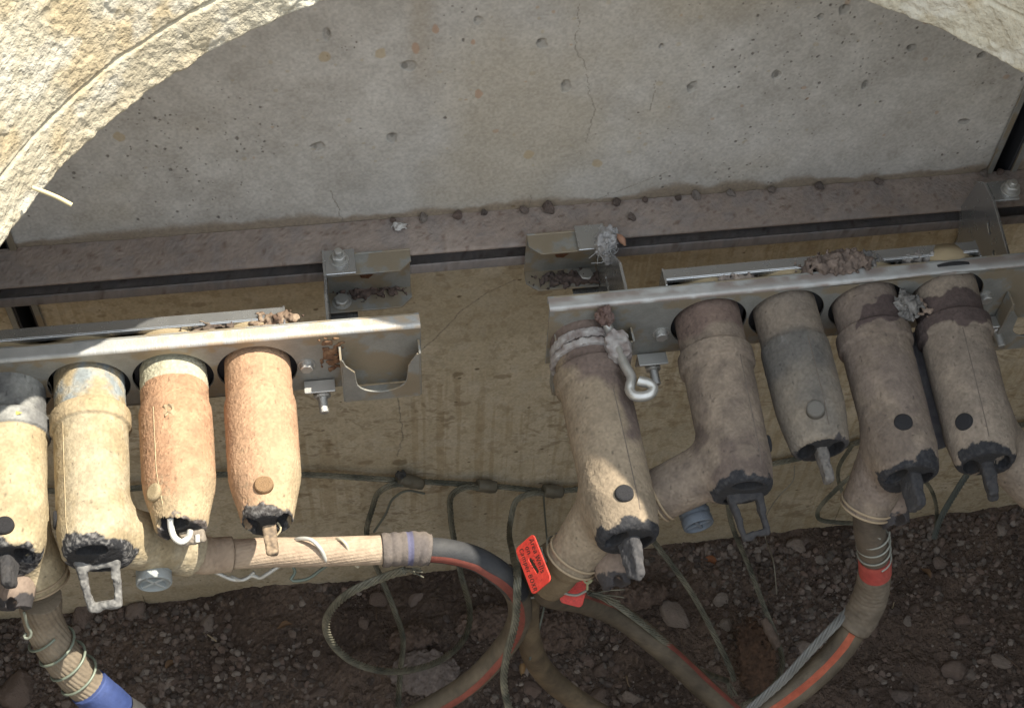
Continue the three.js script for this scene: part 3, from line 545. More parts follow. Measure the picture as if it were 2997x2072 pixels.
  // moulded round plug on the upper side
  if (o.plug) {
    const P = o.plug.clone().sub(S); const ta = P.dot(A), q = P.clone().addScaledVector(A, -ta).normalize(), k = o.plugOut || 0.0026; let rr = 0.06; const cc = A.clone().multiplyScalar(ta); while (rr > 0.01 && f(cc.x + q.x * rr, cc.y + q.y * rr, cc.z + q.z * rr) > 0) rr -= 0.0004;
    const g = new THREE.LatheGeometry([[0, k + 0.0004], [0.003, k], [0.0055, k + 0.0005], [0.0076, k], [0.0088, k - 0.0012], [0.0094, -0.003], [0, -0.003]].map(p => new THREE.Vector2(...p)), 28);
    const m = mesh('round_plug', g, o.plugMat || M.black, t); orient(m, A.clone().multiplyScalar(ta).addScaledVector(q, rr), q);
  }
  // pulling eye: a flat loop in the plane of U and the axis
  if (o.tab !== false) {
    const T = Object.assign({ len: 0.036, w0: 0.0175, w1: 0.0125, th: 0.0075, hole: true, off: 0 }, o.tab || {});
    const eA = (T.dir ? T.dir.clone().normalize() : A), base = A.clone().multiplyScalar(L - 0.014).addScaledVector(U, T.off);
    const eU = U.clone().addScaledVector(eA, -U.dot(eA)).normalize(), eW = eA.clone().cross(eU), TL = T.len + 0.014;
    const ef = (x, y, z) => {
      const px = x - base.x, py = y - base.y, pz = z - base.z, a = px * eA.x + py * eA.y + pz * eA.z, u = px * eU.x + py * eU.y + pz * eU.z, w = px * eW.x + py * eW.y + pz * eW.z;
      const hw = mix(T.w0, T.w1, clamp(a / TL)); const rr = 0.0045, q0 = Math.abs(u) - hw + rr, q1 = Math.abs(w) - T.th * mix(1, 0.75, clamp(a / TL)) + rr, q2 = Math.abs(a - TL / 2) - TL / 2 + rr + 0.005 * (noise(u * 160 + sd, 3) - 0.5);
      let d = Math.hypot(Math.max(q0, 0), Math.max(q1, 0), Math.max(q2, 0)) + Math.min(Math.max(q0, q1, q2), 0) - rr;
      if (T.hole) { const hd = Math.max(Math.abs(u) - hw * 0.48, Math.abs(a - TL * 0.60) - TL * 0.22); d = -smin(-d, hd, 0.003); }
      return d * 0.85 + 0.0030 * (fbm(x * 120, y * 120 + sd, z * 120, 3) - 0.5) + 0.0005 * (noise(x * 520, y * 520, z * 520) - 0.5) + 0.001;
    };
    const c0 = base.clone().addScaledVector(eA, TL / 2), e = 0.042;
    const eg = netSDF(ef, c0.clone().addScalar(-e), c0.clone().addScalar(e), 0.0011, (x, y, z) => { const n = fbm(x * 150, y * 150 + sd, z * 150, 3); return mixc(o.bare || [0.022, 0.022, 0.025], T.skin || [0.17, 0.15, 0.13], clamp(-0.15 + 1.35 * (n * 0.6 + 0.4 * noise(x * 520, y * 520, z * 520 + sd))) * (T.skinA || 0.22)); });
    mesh('pulling_eye', eg, M.rubber, t);
  }
  if (o.rings && D) for (const [s, r] of o.rings) { const g = new THREE.TorusGeometry(r, 0.0013, 8, 48); g.rotateX(Math.PI / 2); const m = mesh('cuff_ring', g, M.ringMat, t); orient(m, A.clone().multiplyScalar(tl).addScaledVector(D, s * LL), D); }
  if (o.seam) { // moulding seam along the top of the body
    const pts = []; const q = V(o.seam, 1, 0); q.addScaledVector(A, -q.dot(A)).normalize(); for (let k = 0; k <= 14; k++) { const ta = L * (0.3 + 0.62 * k / 14); pts.push(A.clone().multiplyScalar(ta).addScaledVector(q, prof(ta) - 0.0001)); }
    mesh('mould_seam', sweep(pts, { r: 0.00055, rad: 6, step: 0.006 }), o.seamMat || M.tan, t);
  }
  return { t, S, A, L, tl, D, LL, U, Wd, prof };
}
M.ringMat = std([0.33, 0.25, 0.16], 0.85, 0); M.paleRubber = std([0.21, 0.195, 0.17], 0.9, 0, { bumpMap: rep(grainTex, 10), bumpScale: 0.0005 });
const tanA = [0.30, 0.235, 0.140], tanB = [0.41, 0.335, 0.215], orange = [0.385, 0.228, 0.135], shadeBrn = [0.150, 0.116, 0.090], shadeBrnB = [0.240, 0.188, 0.140], plum = [0.072, 0.050, 0.046], slate = [0.20, 0.205, 0.205];
const G1 = 'elbow connectors on the bus brackets', G2 = 'dead-end caps on the bus brackets';
const axS = (p, dz = 0) => p.clone();
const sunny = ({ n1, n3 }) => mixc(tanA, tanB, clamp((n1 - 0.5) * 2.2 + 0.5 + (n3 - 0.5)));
// left group
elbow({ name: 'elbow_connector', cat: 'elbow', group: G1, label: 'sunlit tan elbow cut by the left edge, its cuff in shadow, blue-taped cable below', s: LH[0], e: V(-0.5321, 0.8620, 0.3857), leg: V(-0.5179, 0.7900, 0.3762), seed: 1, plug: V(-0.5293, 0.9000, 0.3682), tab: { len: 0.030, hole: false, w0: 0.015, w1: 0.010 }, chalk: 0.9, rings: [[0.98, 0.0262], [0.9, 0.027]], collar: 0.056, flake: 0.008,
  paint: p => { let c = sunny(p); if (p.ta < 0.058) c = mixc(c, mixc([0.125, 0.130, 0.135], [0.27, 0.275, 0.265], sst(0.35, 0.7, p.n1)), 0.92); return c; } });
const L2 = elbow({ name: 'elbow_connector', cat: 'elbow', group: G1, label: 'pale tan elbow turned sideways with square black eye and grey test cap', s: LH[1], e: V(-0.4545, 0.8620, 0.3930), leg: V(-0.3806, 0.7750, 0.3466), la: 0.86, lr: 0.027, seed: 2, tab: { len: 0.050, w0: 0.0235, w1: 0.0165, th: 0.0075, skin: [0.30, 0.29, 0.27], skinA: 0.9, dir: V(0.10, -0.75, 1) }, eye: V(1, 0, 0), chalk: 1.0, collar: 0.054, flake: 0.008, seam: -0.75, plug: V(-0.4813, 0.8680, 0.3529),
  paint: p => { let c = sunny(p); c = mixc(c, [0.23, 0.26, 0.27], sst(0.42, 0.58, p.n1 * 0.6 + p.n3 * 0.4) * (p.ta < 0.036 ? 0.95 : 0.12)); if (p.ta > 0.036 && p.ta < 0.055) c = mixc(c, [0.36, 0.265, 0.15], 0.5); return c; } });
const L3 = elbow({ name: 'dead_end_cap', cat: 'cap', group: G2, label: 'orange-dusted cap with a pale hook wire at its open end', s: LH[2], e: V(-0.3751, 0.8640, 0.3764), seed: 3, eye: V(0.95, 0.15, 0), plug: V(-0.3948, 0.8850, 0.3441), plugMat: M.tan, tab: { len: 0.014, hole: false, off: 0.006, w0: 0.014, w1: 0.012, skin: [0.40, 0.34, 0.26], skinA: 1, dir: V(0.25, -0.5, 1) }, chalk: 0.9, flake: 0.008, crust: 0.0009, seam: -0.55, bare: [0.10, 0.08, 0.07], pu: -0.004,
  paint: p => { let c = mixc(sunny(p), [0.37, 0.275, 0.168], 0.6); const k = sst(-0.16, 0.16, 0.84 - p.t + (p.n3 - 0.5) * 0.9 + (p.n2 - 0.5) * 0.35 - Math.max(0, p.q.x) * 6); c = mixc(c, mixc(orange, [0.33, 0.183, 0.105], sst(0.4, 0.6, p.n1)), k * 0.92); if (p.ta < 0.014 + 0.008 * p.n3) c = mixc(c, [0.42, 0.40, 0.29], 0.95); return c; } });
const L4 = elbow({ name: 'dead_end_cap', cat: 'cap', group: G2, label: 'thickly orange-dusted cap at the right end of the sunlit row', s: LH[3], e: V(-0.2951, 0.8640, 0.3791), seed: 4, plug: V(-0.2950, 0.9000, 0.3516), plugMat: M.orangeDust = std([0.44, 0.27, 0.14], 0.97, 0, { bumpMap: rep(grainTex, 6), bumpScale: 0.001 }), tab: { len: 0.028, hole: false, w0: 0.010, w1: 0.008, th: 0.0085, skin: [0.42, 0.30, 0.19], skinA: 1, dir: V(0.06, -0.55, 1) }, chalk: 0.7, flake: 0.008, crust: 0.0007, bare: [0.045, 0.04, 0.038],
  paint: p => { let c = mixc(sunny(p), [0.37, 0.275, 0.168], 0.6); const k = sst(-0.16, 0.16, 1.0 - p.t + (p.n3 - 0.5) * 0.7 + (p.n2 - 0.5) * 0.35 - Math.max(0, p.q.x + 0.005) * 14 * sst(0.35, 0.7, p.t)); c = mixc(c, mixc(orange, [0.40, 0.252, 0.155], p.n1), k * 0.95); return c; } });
// right group, in shade: its dust brown is darkened to carry that shade
const shady = ({ n1, n3, t }) => mixc(shadeBrn, shadeBrnB, clamp((n1 - 0.5) * 2.6 + 0.5 + (n3 - 0.5) * 2.2));
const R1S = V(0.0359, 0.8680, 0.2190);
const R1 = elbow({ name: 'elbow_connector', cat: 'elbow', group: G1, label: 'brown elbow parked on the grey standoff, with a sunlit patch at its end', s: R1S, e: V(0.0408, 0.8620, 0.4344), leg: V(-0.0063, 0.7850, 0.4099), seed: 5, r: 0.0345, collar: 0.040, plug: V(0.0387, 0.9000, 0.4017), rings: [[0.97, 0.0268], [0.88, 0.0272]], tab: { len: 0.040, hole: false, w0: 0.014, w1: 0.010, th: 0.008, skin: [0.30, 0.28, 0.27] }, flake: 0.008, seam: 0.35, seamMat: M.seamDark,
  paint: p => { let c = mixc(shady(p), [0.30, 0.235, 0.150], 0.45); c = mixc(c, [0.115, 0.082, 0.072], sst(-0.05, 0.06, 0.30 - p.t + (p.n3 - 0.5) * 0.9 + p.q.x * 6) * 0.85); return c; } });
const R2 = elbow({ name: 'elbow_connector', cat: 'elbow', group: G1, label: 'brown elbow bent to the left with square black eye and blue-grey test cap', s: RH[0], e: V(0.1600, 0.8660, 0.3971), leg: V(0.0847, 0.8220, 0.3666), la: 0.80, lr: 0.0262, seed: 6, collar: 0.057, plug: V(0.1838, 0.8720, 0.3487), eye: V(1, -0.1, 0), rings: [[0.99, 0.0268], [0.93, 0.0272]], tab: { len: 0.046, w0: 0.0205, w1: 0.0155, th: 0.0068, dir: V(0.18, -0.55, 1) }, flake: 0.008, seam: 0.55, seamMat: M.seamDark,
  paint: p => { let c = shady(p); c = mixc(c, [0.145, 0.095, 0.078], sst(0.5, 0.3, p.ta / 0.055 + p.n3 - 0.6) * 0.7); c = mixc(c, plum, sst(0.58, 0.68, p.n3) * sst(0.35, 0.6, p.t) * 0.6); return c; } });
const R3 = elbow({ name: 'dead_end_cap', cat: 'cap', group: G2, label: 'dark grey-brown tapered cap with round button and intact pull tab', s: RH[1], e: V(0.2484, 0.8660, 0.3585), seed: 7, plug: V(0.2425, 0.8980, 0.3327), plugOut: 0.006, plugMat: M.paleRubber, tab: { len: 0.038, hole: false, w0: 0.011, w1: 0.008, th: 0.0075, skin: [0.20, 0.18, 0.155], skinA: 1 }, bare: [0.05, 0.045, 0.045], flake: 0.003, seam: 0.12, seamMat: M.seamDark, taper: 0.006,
  paint: p => { let c = mixc([0.115, 0.106, 0.094], [0.225, 0.187, 0.143], clamp((p.n3 - 0.5) * 3 + 0.45)); c = mixc(c, shadeBrnB, sst(0.045, 0.03, p.ta) * 0.6); c = mixc(c, [0.30, 0.29, 0.28], sst(0.62, 0.75, p.n1) * sst(0.35, 0.2, p.t) * 0.7); return c; } });
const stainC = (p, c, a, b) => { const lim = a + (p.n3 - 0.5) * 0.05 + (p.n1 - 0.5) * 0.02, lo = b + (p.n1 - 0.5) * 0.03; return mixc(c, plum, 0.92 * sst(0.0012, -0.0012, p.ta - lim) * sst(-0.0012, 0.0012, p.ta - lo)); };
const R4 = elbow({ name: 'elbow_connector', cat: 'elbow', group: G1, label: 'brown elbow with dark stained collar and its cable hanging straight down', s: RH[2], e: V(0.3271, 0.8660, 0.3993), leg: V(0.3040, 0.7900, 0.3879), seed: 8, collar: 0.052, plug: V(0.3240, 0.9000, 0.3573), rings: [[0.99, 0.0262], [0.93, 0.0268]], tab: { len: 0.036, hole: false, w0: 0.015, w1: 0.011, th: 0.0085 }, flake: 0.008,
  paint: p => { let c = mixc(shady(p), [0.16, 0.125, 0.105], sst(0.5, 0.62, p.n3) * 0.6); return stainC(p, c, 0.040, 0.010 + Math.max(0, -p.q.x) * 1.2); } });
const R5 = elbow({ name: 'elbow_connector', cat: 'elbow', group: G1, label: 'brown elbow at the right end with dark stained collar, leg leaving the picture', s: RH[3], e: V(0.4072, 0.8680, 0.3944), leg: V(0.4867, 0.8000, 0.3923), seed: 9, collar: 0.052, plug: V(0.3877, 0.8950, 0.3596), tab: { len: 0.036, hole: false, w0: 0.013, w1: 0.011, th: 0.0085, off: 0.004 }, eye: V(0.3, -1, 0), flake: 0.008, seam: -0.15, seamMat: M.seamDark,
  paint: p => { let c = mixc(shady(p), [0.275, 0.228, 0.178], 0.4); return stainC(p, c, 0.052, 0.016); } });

// ---------- standoff that holds the parked elbow, and its eyebolt ----------
const chalk = (x, y, z) => { const n = fbm(x * 120, y * 120, z * 120 + 3, 4); return mixc([0.19, 0.155, 0.14], [0.38, 0.36, 0.34], clamp((n - 0.5) * 2.6 + 0.5)); };
{
  const t = thing('standoff_clamp', 'chalky grey corroded clamp round the cuff of the parked elbow', 'clamp', V(0, 0, 0));
  const A = R1.A, c0 = R1S.clone().addScaledVector(A, -0.006), Pc = V(0.0621, 0.8970, 0.2375);
  const ring = (x, y, z) => {
    const px = x - c0.x, py = y - c0.y, pz = z - c0.z, a = px * A.x + py * A.y + pz * A.z, rho = Math.hypot(px - A.x * a, py - A.y * a, pz - A.z * a);
    let d = Math.max(Math.abs(rho - 0.0335) - 0.0035, Math.abs(a - 0.002) - 0.0055); const d2 = Math.max(Math.abs(rho - 0.036) - 0.0035, Math.abs(a - 0.014) - 0.0035); d = smin(d, d2, 0.004);
    d = smin(d, Math.max(rho - 0.033, Math.abs(a + 0.012) - 0.010), 0.004);
    return d + 0.0018 * (noise(x * 320, y * 320, z * 320) - 0.5);
  };
  mesh('ring', netSDF(ring, c0.clone().addScalar(-0.05), c0.clone().addScalar(0.05), 0.0013, chalk), M.rubber, t);
  const lug = (x, y, z) => { const px = x - Pc.x, py = y - Pc.y, pz = z - Pc.z; let d = Math.max(Math.abs(px) - 0.0125, Math.abs(py) - 0.0125, Math.abs(pz) - 0.017, (Math.abs(px) + Math.abs(pz)) * 0.72 - 0.0165, (px * 0.8 + py * 0.6) - 0.015); return d + 0.003 * (noise(x * 200, y * 200, z * 200) - 0.5); };
  mesh('lug', netSDF(lug, Pc.clone().addScalar(-0.026), Pc.clone().addScalar(0.026), 0.0012, chalk), M.rubber, t);
  // eyebolt: rod and open ring
  const e = thing('eyebolt', 'bent galvanised eyebolt hanging from the grey clamp', 'eyebolt', V(0, 0, 0));
  const rod = [V(0.0535, 0.9091, 0.2030), V(0.0574, 0.9020, 0.2155), V(0.0608, 0.9050, 0.2404), V(0.0637, 0.9070, 0.2624), V(0.0675, 0.9080, 0.2797), V(0.0647, 0.9080, 0.2879), V(0.0633, 0.9070, 0.2934), V(0.0664, 0.9070, 0.3001), V(0.0746, 0.9080, 0.3027), V(0.0829, 0.9090, 0.3006), V(0.0861, 0.9100, 0.2948), V(0.0821, 0.9110, 0.2898), V(0.0749, 0.9120, 0.2876), V(0.0729, 0.9120, 0.2863)];
  const st = rng(3); mesh('rod', sweep(rod, { r: 0.0051, rad: 16, step: 0.002, color: (s, th, P) => mixc([0.40, 0.39, 0.36], [0.56, 0.55, 0.52], fbm(P.x * 160, P.y * 160, P.z * 160 + 2, 3)) }), new THREE.MeshStandardMaterial({ vertexColors: true, roughness: 0.42, metalness: 0.7 }), e);
}
// ---------- dirt and fibres ----------
function clod(name, label, cat, p, rx, ry, rz, seed, colA, colB, group, rough = 1, cell = 0.0016) {
  const t = new THREE.Group(); const f = (x, y, z) => { const l = Math.hypot(x / rx, y / ry, z / rz), m = Math.min(rx, ry, rz); return (l - 1) * m * 0.7 + m * 0.55 * rough * (fbm(x * 95 + seed, y * 95, z * 95 + 4, 3) - 0.5) + 0.006 * rough * (noise(x * 260, y * 260, z * 260 + seed) - 0.5); };
  const e = V(rx, ry, rz).multiplyScalar(1.45).addScalar(0.004);
  const g = netSDF(f, e.clone().negate(), e, cell, (x, y, z) => { const n = fbm(x * 140 + seed, y * 140, z * 140 + 9, 3), k = 0.75 + 0.5 * noise(x * 600, y * 600, z * 600); return mixc(colA, colB, clamp((n - 0.5) * 2.4 + 0.5)).map(v => v * k); });
  const m = mesh(name, g, M.dust); m.position.copy(p); tag(m, label, cat, group); return m;
}
const dA = [0.10, 0.074, 0.060], dB = [0.20, 0.152, 0.122];
clod('dirt_clump', 'brown clump of dry dirt heaped over the right rear channel', 'dirt', V(0.2993, 0.9300, 0.1754), 0.036, 0.010, 0.013, 3, dA, dB, 'clumps of dirt on the hardware');
clod('dirt_clump', 'small grey dirt clump at the tail of the heap on the rear channel', 'dirt', V(0.3355, 0.9280, 0.1716), 0.011, 0.006, 0.008, 4, [0.12, 0.115, 0.11], [0.21, 0.19, 0.17], 'clumps of dirt on the hardware');
clod('dirt_clump', 'pale crumbly dirt between the channels, right of the big heap', 'dirt', V(0.3946, 0.9220, 0.1717), 0.026, 0.006, 0.006, 5, [0.17, 0.15, 0.135], [0.27, 0.25, 0.225], 'clumps of dirt on the hardware');
clod('dirt_clump', 'pale crumbly dirt between the channels, left of the big heap', 'dirt', V(0.1967, 0.9200, 0.1798), 0.018, 0.006, 0.006, 6, [0.17, 0.14, 0.12], [0.30, 0.25, 0.21], 'clumps of dirt on the hardware');
clod('dirt_clump', 'grey dirt clump wedged between the last two elbows', 'dirt', V(0.3693, 0.9050, 0.2204), 0.014, 0.010, 0.015, 7, [0.13, 0.122, 0.112], [0.23, 0.215, 0.195], 'clumps of dirt on the hardware');
clod('dirt_clump', 'dark peaty dirt in the left rear channel between two caps', 'dirt', V(-0.2749, 0.9140, 0.1754), 0.022, 0.006, 0.008, 8, [0.10, 0.06, 0.04], [0.27, 0.20, 0.14], 'clumps of dirt on the hardware');
clod('dirt_clump', 'dark peaty dirt in the left rear channel, centre', 'dirt', V(-0.3371, 0.9110, 0.1752), 0.026, 0.005, 0.006, 18, [0.07, 0.05, 0.045], [0.22, 0.17, 0.12], 'clumps of dirt on the hardware');
clod('dirt_clump', 'rust-brown dirt ball on the shank of the eyebolt', 'dirt', V(0.0531, 0.9159, 0.2070), 0.010, 0.010, 0.008, 9, [0.10, 0.06, 0.05], [0.20, 0.14, 0.12], 'clumps of dirt on the hardware');
clod('dirt_clump', 'dark dirt lying in the bottom of the left rail clip', 'dirt', V(-0.1780, 0.7985, 0.0560), 0.026, 0.003, 0.008, 10, [0.07, 0.05, 0.042], [0.15, 0.105, 0.085], 'clumps of dirt on the hardware');
clod('dirt_clump', 'dark dirt lying in the bottom of the right rail clip', 'dirt', V(0.0474, 0.8065, 0.0695), 0.030, 0.004, 0.009, 11, [0.06, 0.045, 0.04], [0.13, 0.095, 0.08], 'clumps of dirt on the hardware');
{ // web and litter caught on the right clip
  const o = thing('cobweb', 'ragged grey cobweb with a curled leaf on the right rail clip', 'cobweb', V(0.0787, 0.8820, 0.0848));
  const f = (x, y, z) => (Math.hypot(x / 0.013, y / 0.012, z / 0.018) - 1) * 0.008 + 0.016 * (fbm(x * 130, y * 130, z * 130 + 2, 3) - 0.5);
  mesh('matted_web', netSDF(f, V(-0.024, -0.022, -0.03), V(0.024, 0.022, 0.03), 0.0014, (x, y, z) => mixc([0.17, 0.16, 0.155], [0.44, 0.43, 0.42], fbm(x * 170, y * 170, z * 170 + 5, 3))), M.rubber, o);
  const R = rng(55); for (let k = 0; k < 14; k++) { const a = V((R() - 0.5) * 0.02, (R() - 0.5) * 0.015, (R() - 0.3) * 0.024); mesh('thread', sweep([a, a.clone().add(V((R() - 0.5) * 0.016, -0.004 * R(), R() * 0.012)), a.clone().add(V((R() - 0.5) * 0.026, -0.012 * R(), R() * 0.02))], { r: 0.0004, rad: 5, step: 0.003 }), M.web, o); }
  mesh('curled_leaf', sweep([V(0.012, 0.006, -0.006), V(0.016, 0.007, 0.002), V(0.019, 0.005, 0.010)], { r: t => 0.0008 + 0.0032 * Math.sin(Math.PI * t), rad: 10, step: 0.001 }), std([0.30, 0.16, 0.10], 0.8, 0), o);
}
{ // dusty web hanging between the last two elbows
  const g = grid(40, 80, (u, v) => { const a = V(0.3867, 0.8680, 0.2201), b = V(0.3751, 0.8520, 0.3557), w = mix(0.011, 0.017, v), p = a.clone().lerp(b, v); const x = p.x + (u - 0.5) * 2 * w, z = p.z; const sag = -0.012 * (1 - (2 * u - 1) ** 2); return { p: [x, p.y + sag + 0.0015 * (noise(x * 500, z * 500) - 0.5), z], uv: [u, v], c: mixc([0.09, 0.085, 0.095], [0.20, 0.185, 0.18], fbm(x * 120, z * 120, 0, 4)) }; });
  tag(mesh('dust_web', g, M.rubber), 'sheet of dusty spider web sagging between the last two elbows', 'cobweb');
}
clod('bark_flake', 'flat brown flake beside the grey dirt clump between the last two elbows', 'flake', V(0.3856, 0.9060, 0.2252), 0.011, 0.0016, 0.007, 21, [0.22, 0.16, 0.12], [0.28, 0.21, 0.16], null, 0.5);
clod('dirt_clump', 'pale lump of earth stuck on the orange cap with the hook', 'dirt', V(-0.3810, 0.8980, 0.2614), 0.0055, 0.0045, 0.008, 62, [0.34, 0.25, 0.15], [0.42, 0.33, 0.21], 'clumps of dirt on the hardware', 0.7, 0.0012);
clod('rust_patch', 'rust crust on the front plate beside the empty cradle', 'rust', V(-0.2224, 0.8819, 0.2006), 0.007, 0.018, 0.0009, 61, [0.11, 0.055, 0.03], [0.22, 0.13, 0.07], null, 0.5, 0.0009);
// straw sticking out of the mouth, leaf on the first elbow, small fibres
{
  const s = thing('straw', 'pale dry straw poking out from the lit concrete mouth', 'straw', V(0, 0, 0));
  mesh('stem', sweep([V(-0.4177, 1.2900, 0.3275), V(-0.4095, 1.2850, 0.3285), V(-0.4012, 1.2800, 0.3303), V(-0.3928, 1.2750, 0.3335)], { r: 0.0016, rad: 8, step: 0.003 }), std([0.55, 0.47, 0.28], 0.7, 0), s);
  const lf = grid(10, 4, (u, v) => { const a = V(-0.5265, 0.9010, 0.2490), x = (u - 0.5) * 0.016, w = 0.0022 * Math.sin(Math.PI * u); return { p: [a.x + x, a.y + 0.0012 * u, a.z + (v - 0.5) * 2 * w + 0.002 * u], uv: [u, v] }; });
  tag(mesh('yellow_leaf', lf, std([0.60, 0.50, 0.12], 0.7, 0)), 'tiny yellow leaf on the collar of the leftmost elbow', 'leaf');
  const k = thing('hook_wire', 'white hook of wire in the open end of the orange cap', 'wire', V(0, 0, 0));
  mesh('hook', sweep([V(-0.3830, 0.8820, 0.3704), V(-0.3834, 0.8740, 0.3762), V(-0.3811, 0.8680, 0.3835), V(-0.3749, 0.8660, 0.3878), V(-0.3685, 0.8680, 0.3850), V(-0.3656, 0.8740, 0.3807)], { r: 0.0030, rad: 12, step: 0.002 }), std([0.68, 0.66, 0.60], 0.6, 0), k);
  mesh('stub', sweep([V(-0.3611, 0.8620, 0.3792), V(-0.3613, 0.8580, 0.3850)], { r: 0.0026, rad: 10, step: 0.002 }), std([0.60, 0.58, 0.52], 0.6, 0), k);
}

// ---------- test caps on the elbows ----------
function testCap(label, p, dir, r, h, mat, cross) {
  const t = thing('test_cap', label, 'cap', p, 'test point caps'); t.quaternion.setFromUnitVectors(up, dir.clone().normalize());
  const pr = [[0, 0], [r * 0.9, 0], [r * 0.92, h * 0.2], [r, h * 0.24], [r, h * 0.42], [r * 0.93, h * 0.46], [r * 0.93, h * 0.55], [r, h * 0.6], [r, h * 0.94], [r * 0.95, h], [r * 0.84, h], [r * 0.8, h * 0.72], [0, h * 0.72]];
  mesh('cap_shell', new THREE.LatheGeometry(pr.map(q => new THREE.Vector2(...q)), 36), mat, t);
  if (cross) for (const a of [0.6, 0.6 + Math.PI / 2]) { const b = mesh('cross_rib', slab(-r * 0.84, r * 0.84, h * 0.70, h * 0.95, -r * 0.09, r * 0.09), mat, t); b.rotation.y = a; }
  return t;
}
M.capGrey = std([0.36, 0.38, 0.37], 0.55, 0, { bumpMap: rep(grainTex, 10), bumpScale: 0.0003 }); M.capBlue = std([0.13, 0.15, 0.175], 0.55, 0, { bumpMap: rep(grainTex, 10), bumpScale: 0.0003 });
testCap('pale grey ribbed test cap with a cross, below the sideways sunlit elbow', V(-0.4120, 0.7950, 0.3702), V(0.02, -0.04, 1), 0.0172, 0.021, M.capGrey, true);
testCap('blue-grey ribbed test cap on the bent shaded elbow', V(0.1226, 0.8080, 0.3746), V(0.12, -0.10, 1), 0.0158, 0.022, M.capBlue, true);
function brokenCap(label, p, dir, seed, r = 0.0185, h = 0.040) {
  const t = thing('test_cap', label, 'cap', p, 'broken test point caps'); const d = dir.clone().normalize();
  const f = (x, y, z) => { const a = x * d.x + y * d.y + z * d.z, rho = Math.hypot(x - d.x * a, y - d.y * a, z - d.z * a); let q = Math.max(rho - r + 0.004 * sst(h * 0.5, h, a), a - h, -a - 0.01); const c = Math.hypot((x - d.x * h) / 0.007, (y - d.y * h) / 0.02, (z - d.z * h) / 0.009); q = Math.max(q, (1 - c) * 0.006); return q + 0.0006 * (noise(x * 300 + seed, y * 300, z * 300) - 0.5); };
  const g = netSDF(f, V(-0.035, -0.055, -0.035), V(0.035, 0.035, 0.06), 0.0012, (x, y, z) => { const a = x * d.x + y * d.y + z * d.z; const n = fbm(x * 110 + seed, y * 110, z * 110, 3); const b = sst(0, 0.002, a - h * 0.72 + 0.022 * (n - 0.5)); return mixc(mixc([0.16, 0.115, 0.09], [0.25, 0.19, 0.145], n), [0.028, 0.028, 0.032], b * 0.9).map(v => v * (0.85 + 0.3 * noise(x * 500, y * 500, z * 500))); });
  mesh('cap_body', g, M.rubber, t); return t;
}
brokenCap('brown test cap with broken black tip under the parked elbow', V(0.0303, 0.8000, 0.4058), V(0.10, -0.25, 0.9), 3);
brokenCap('grey-brown test cap with broken black tip under the elbow with the hanging cable', V(0.3267, 0.8000, 0.3711), V(0.12, -0.30, 0.9), 6);
brokenCap('chalky test cap under the elbow at the left edge', V(-0.5370, 0.8200, 0.3771), V(-0.02, -0.30, 0.9), 9, 0.019, 0.034);

// ---------- power cables ----------
const jk = (a, b, f = 30) => P => mixc(a, b, clamp((fbm(P.x * f, P.y * f, P.z * f + 3, 4) - 0.5) * 2 + 0.5)).map(v => v * (0.8 + 0.4 * noise(P.x * 420, P.y * 420, P.z * 420)));
const dustJ = jk([0.075, 0.060, 0.042], [0.145, 0.115, 0.078], 45), blackJ = jk([0.030, 0.031, 0.034], [0.075, 0.070, 0.064], 22), tapeJ = jk([0.10, 0.085, 0.08], [0.17, 0.14, 0.115], 45), wrapJ = jk([0.33, 0.245, 0.175], [0.43, 0.335, 0.24], 60), wrapD = jk([0.17, 0.135, 0.095], [0.26, 0.21, 0.15], 40);
function ribbon(parent, pts, r, S, half, cf) {                         // printed stripe as a thin proud strip along the jacket
  const cv = new THREE.CatmullRomCurve3(pts, false, 'centripetal'), n = Math.round(cv.getLength() / 0.004), k = 8;
  const g = grid(k, n, (u, v) => { const c = cv.getPointAt(v), T = cv.getTangentAt(v), q = S.clone().addScaledVector(T, -S.dot(T)).normalize(), w = T.clone().cross(q), h = (u - 0.5) * 2 * half * (0.9 + 0.2 * noise(v * 60, 3)); const p = c.clone().addScaledVector(q, Math.cos(h) * (r + 0.00035)).addScaledVector(w, Math.sin(h) * (r + 0.00035)); return { p: [p.x, p.y, p.z], uv: [u, v * 0.5], c: cf(p) }; });
  return mesh('red_stripe', g, M.jacket, parent);
}
const redD = jk([0.19, 0.050, 0.036], [0.28, 0.080, 0.055]);
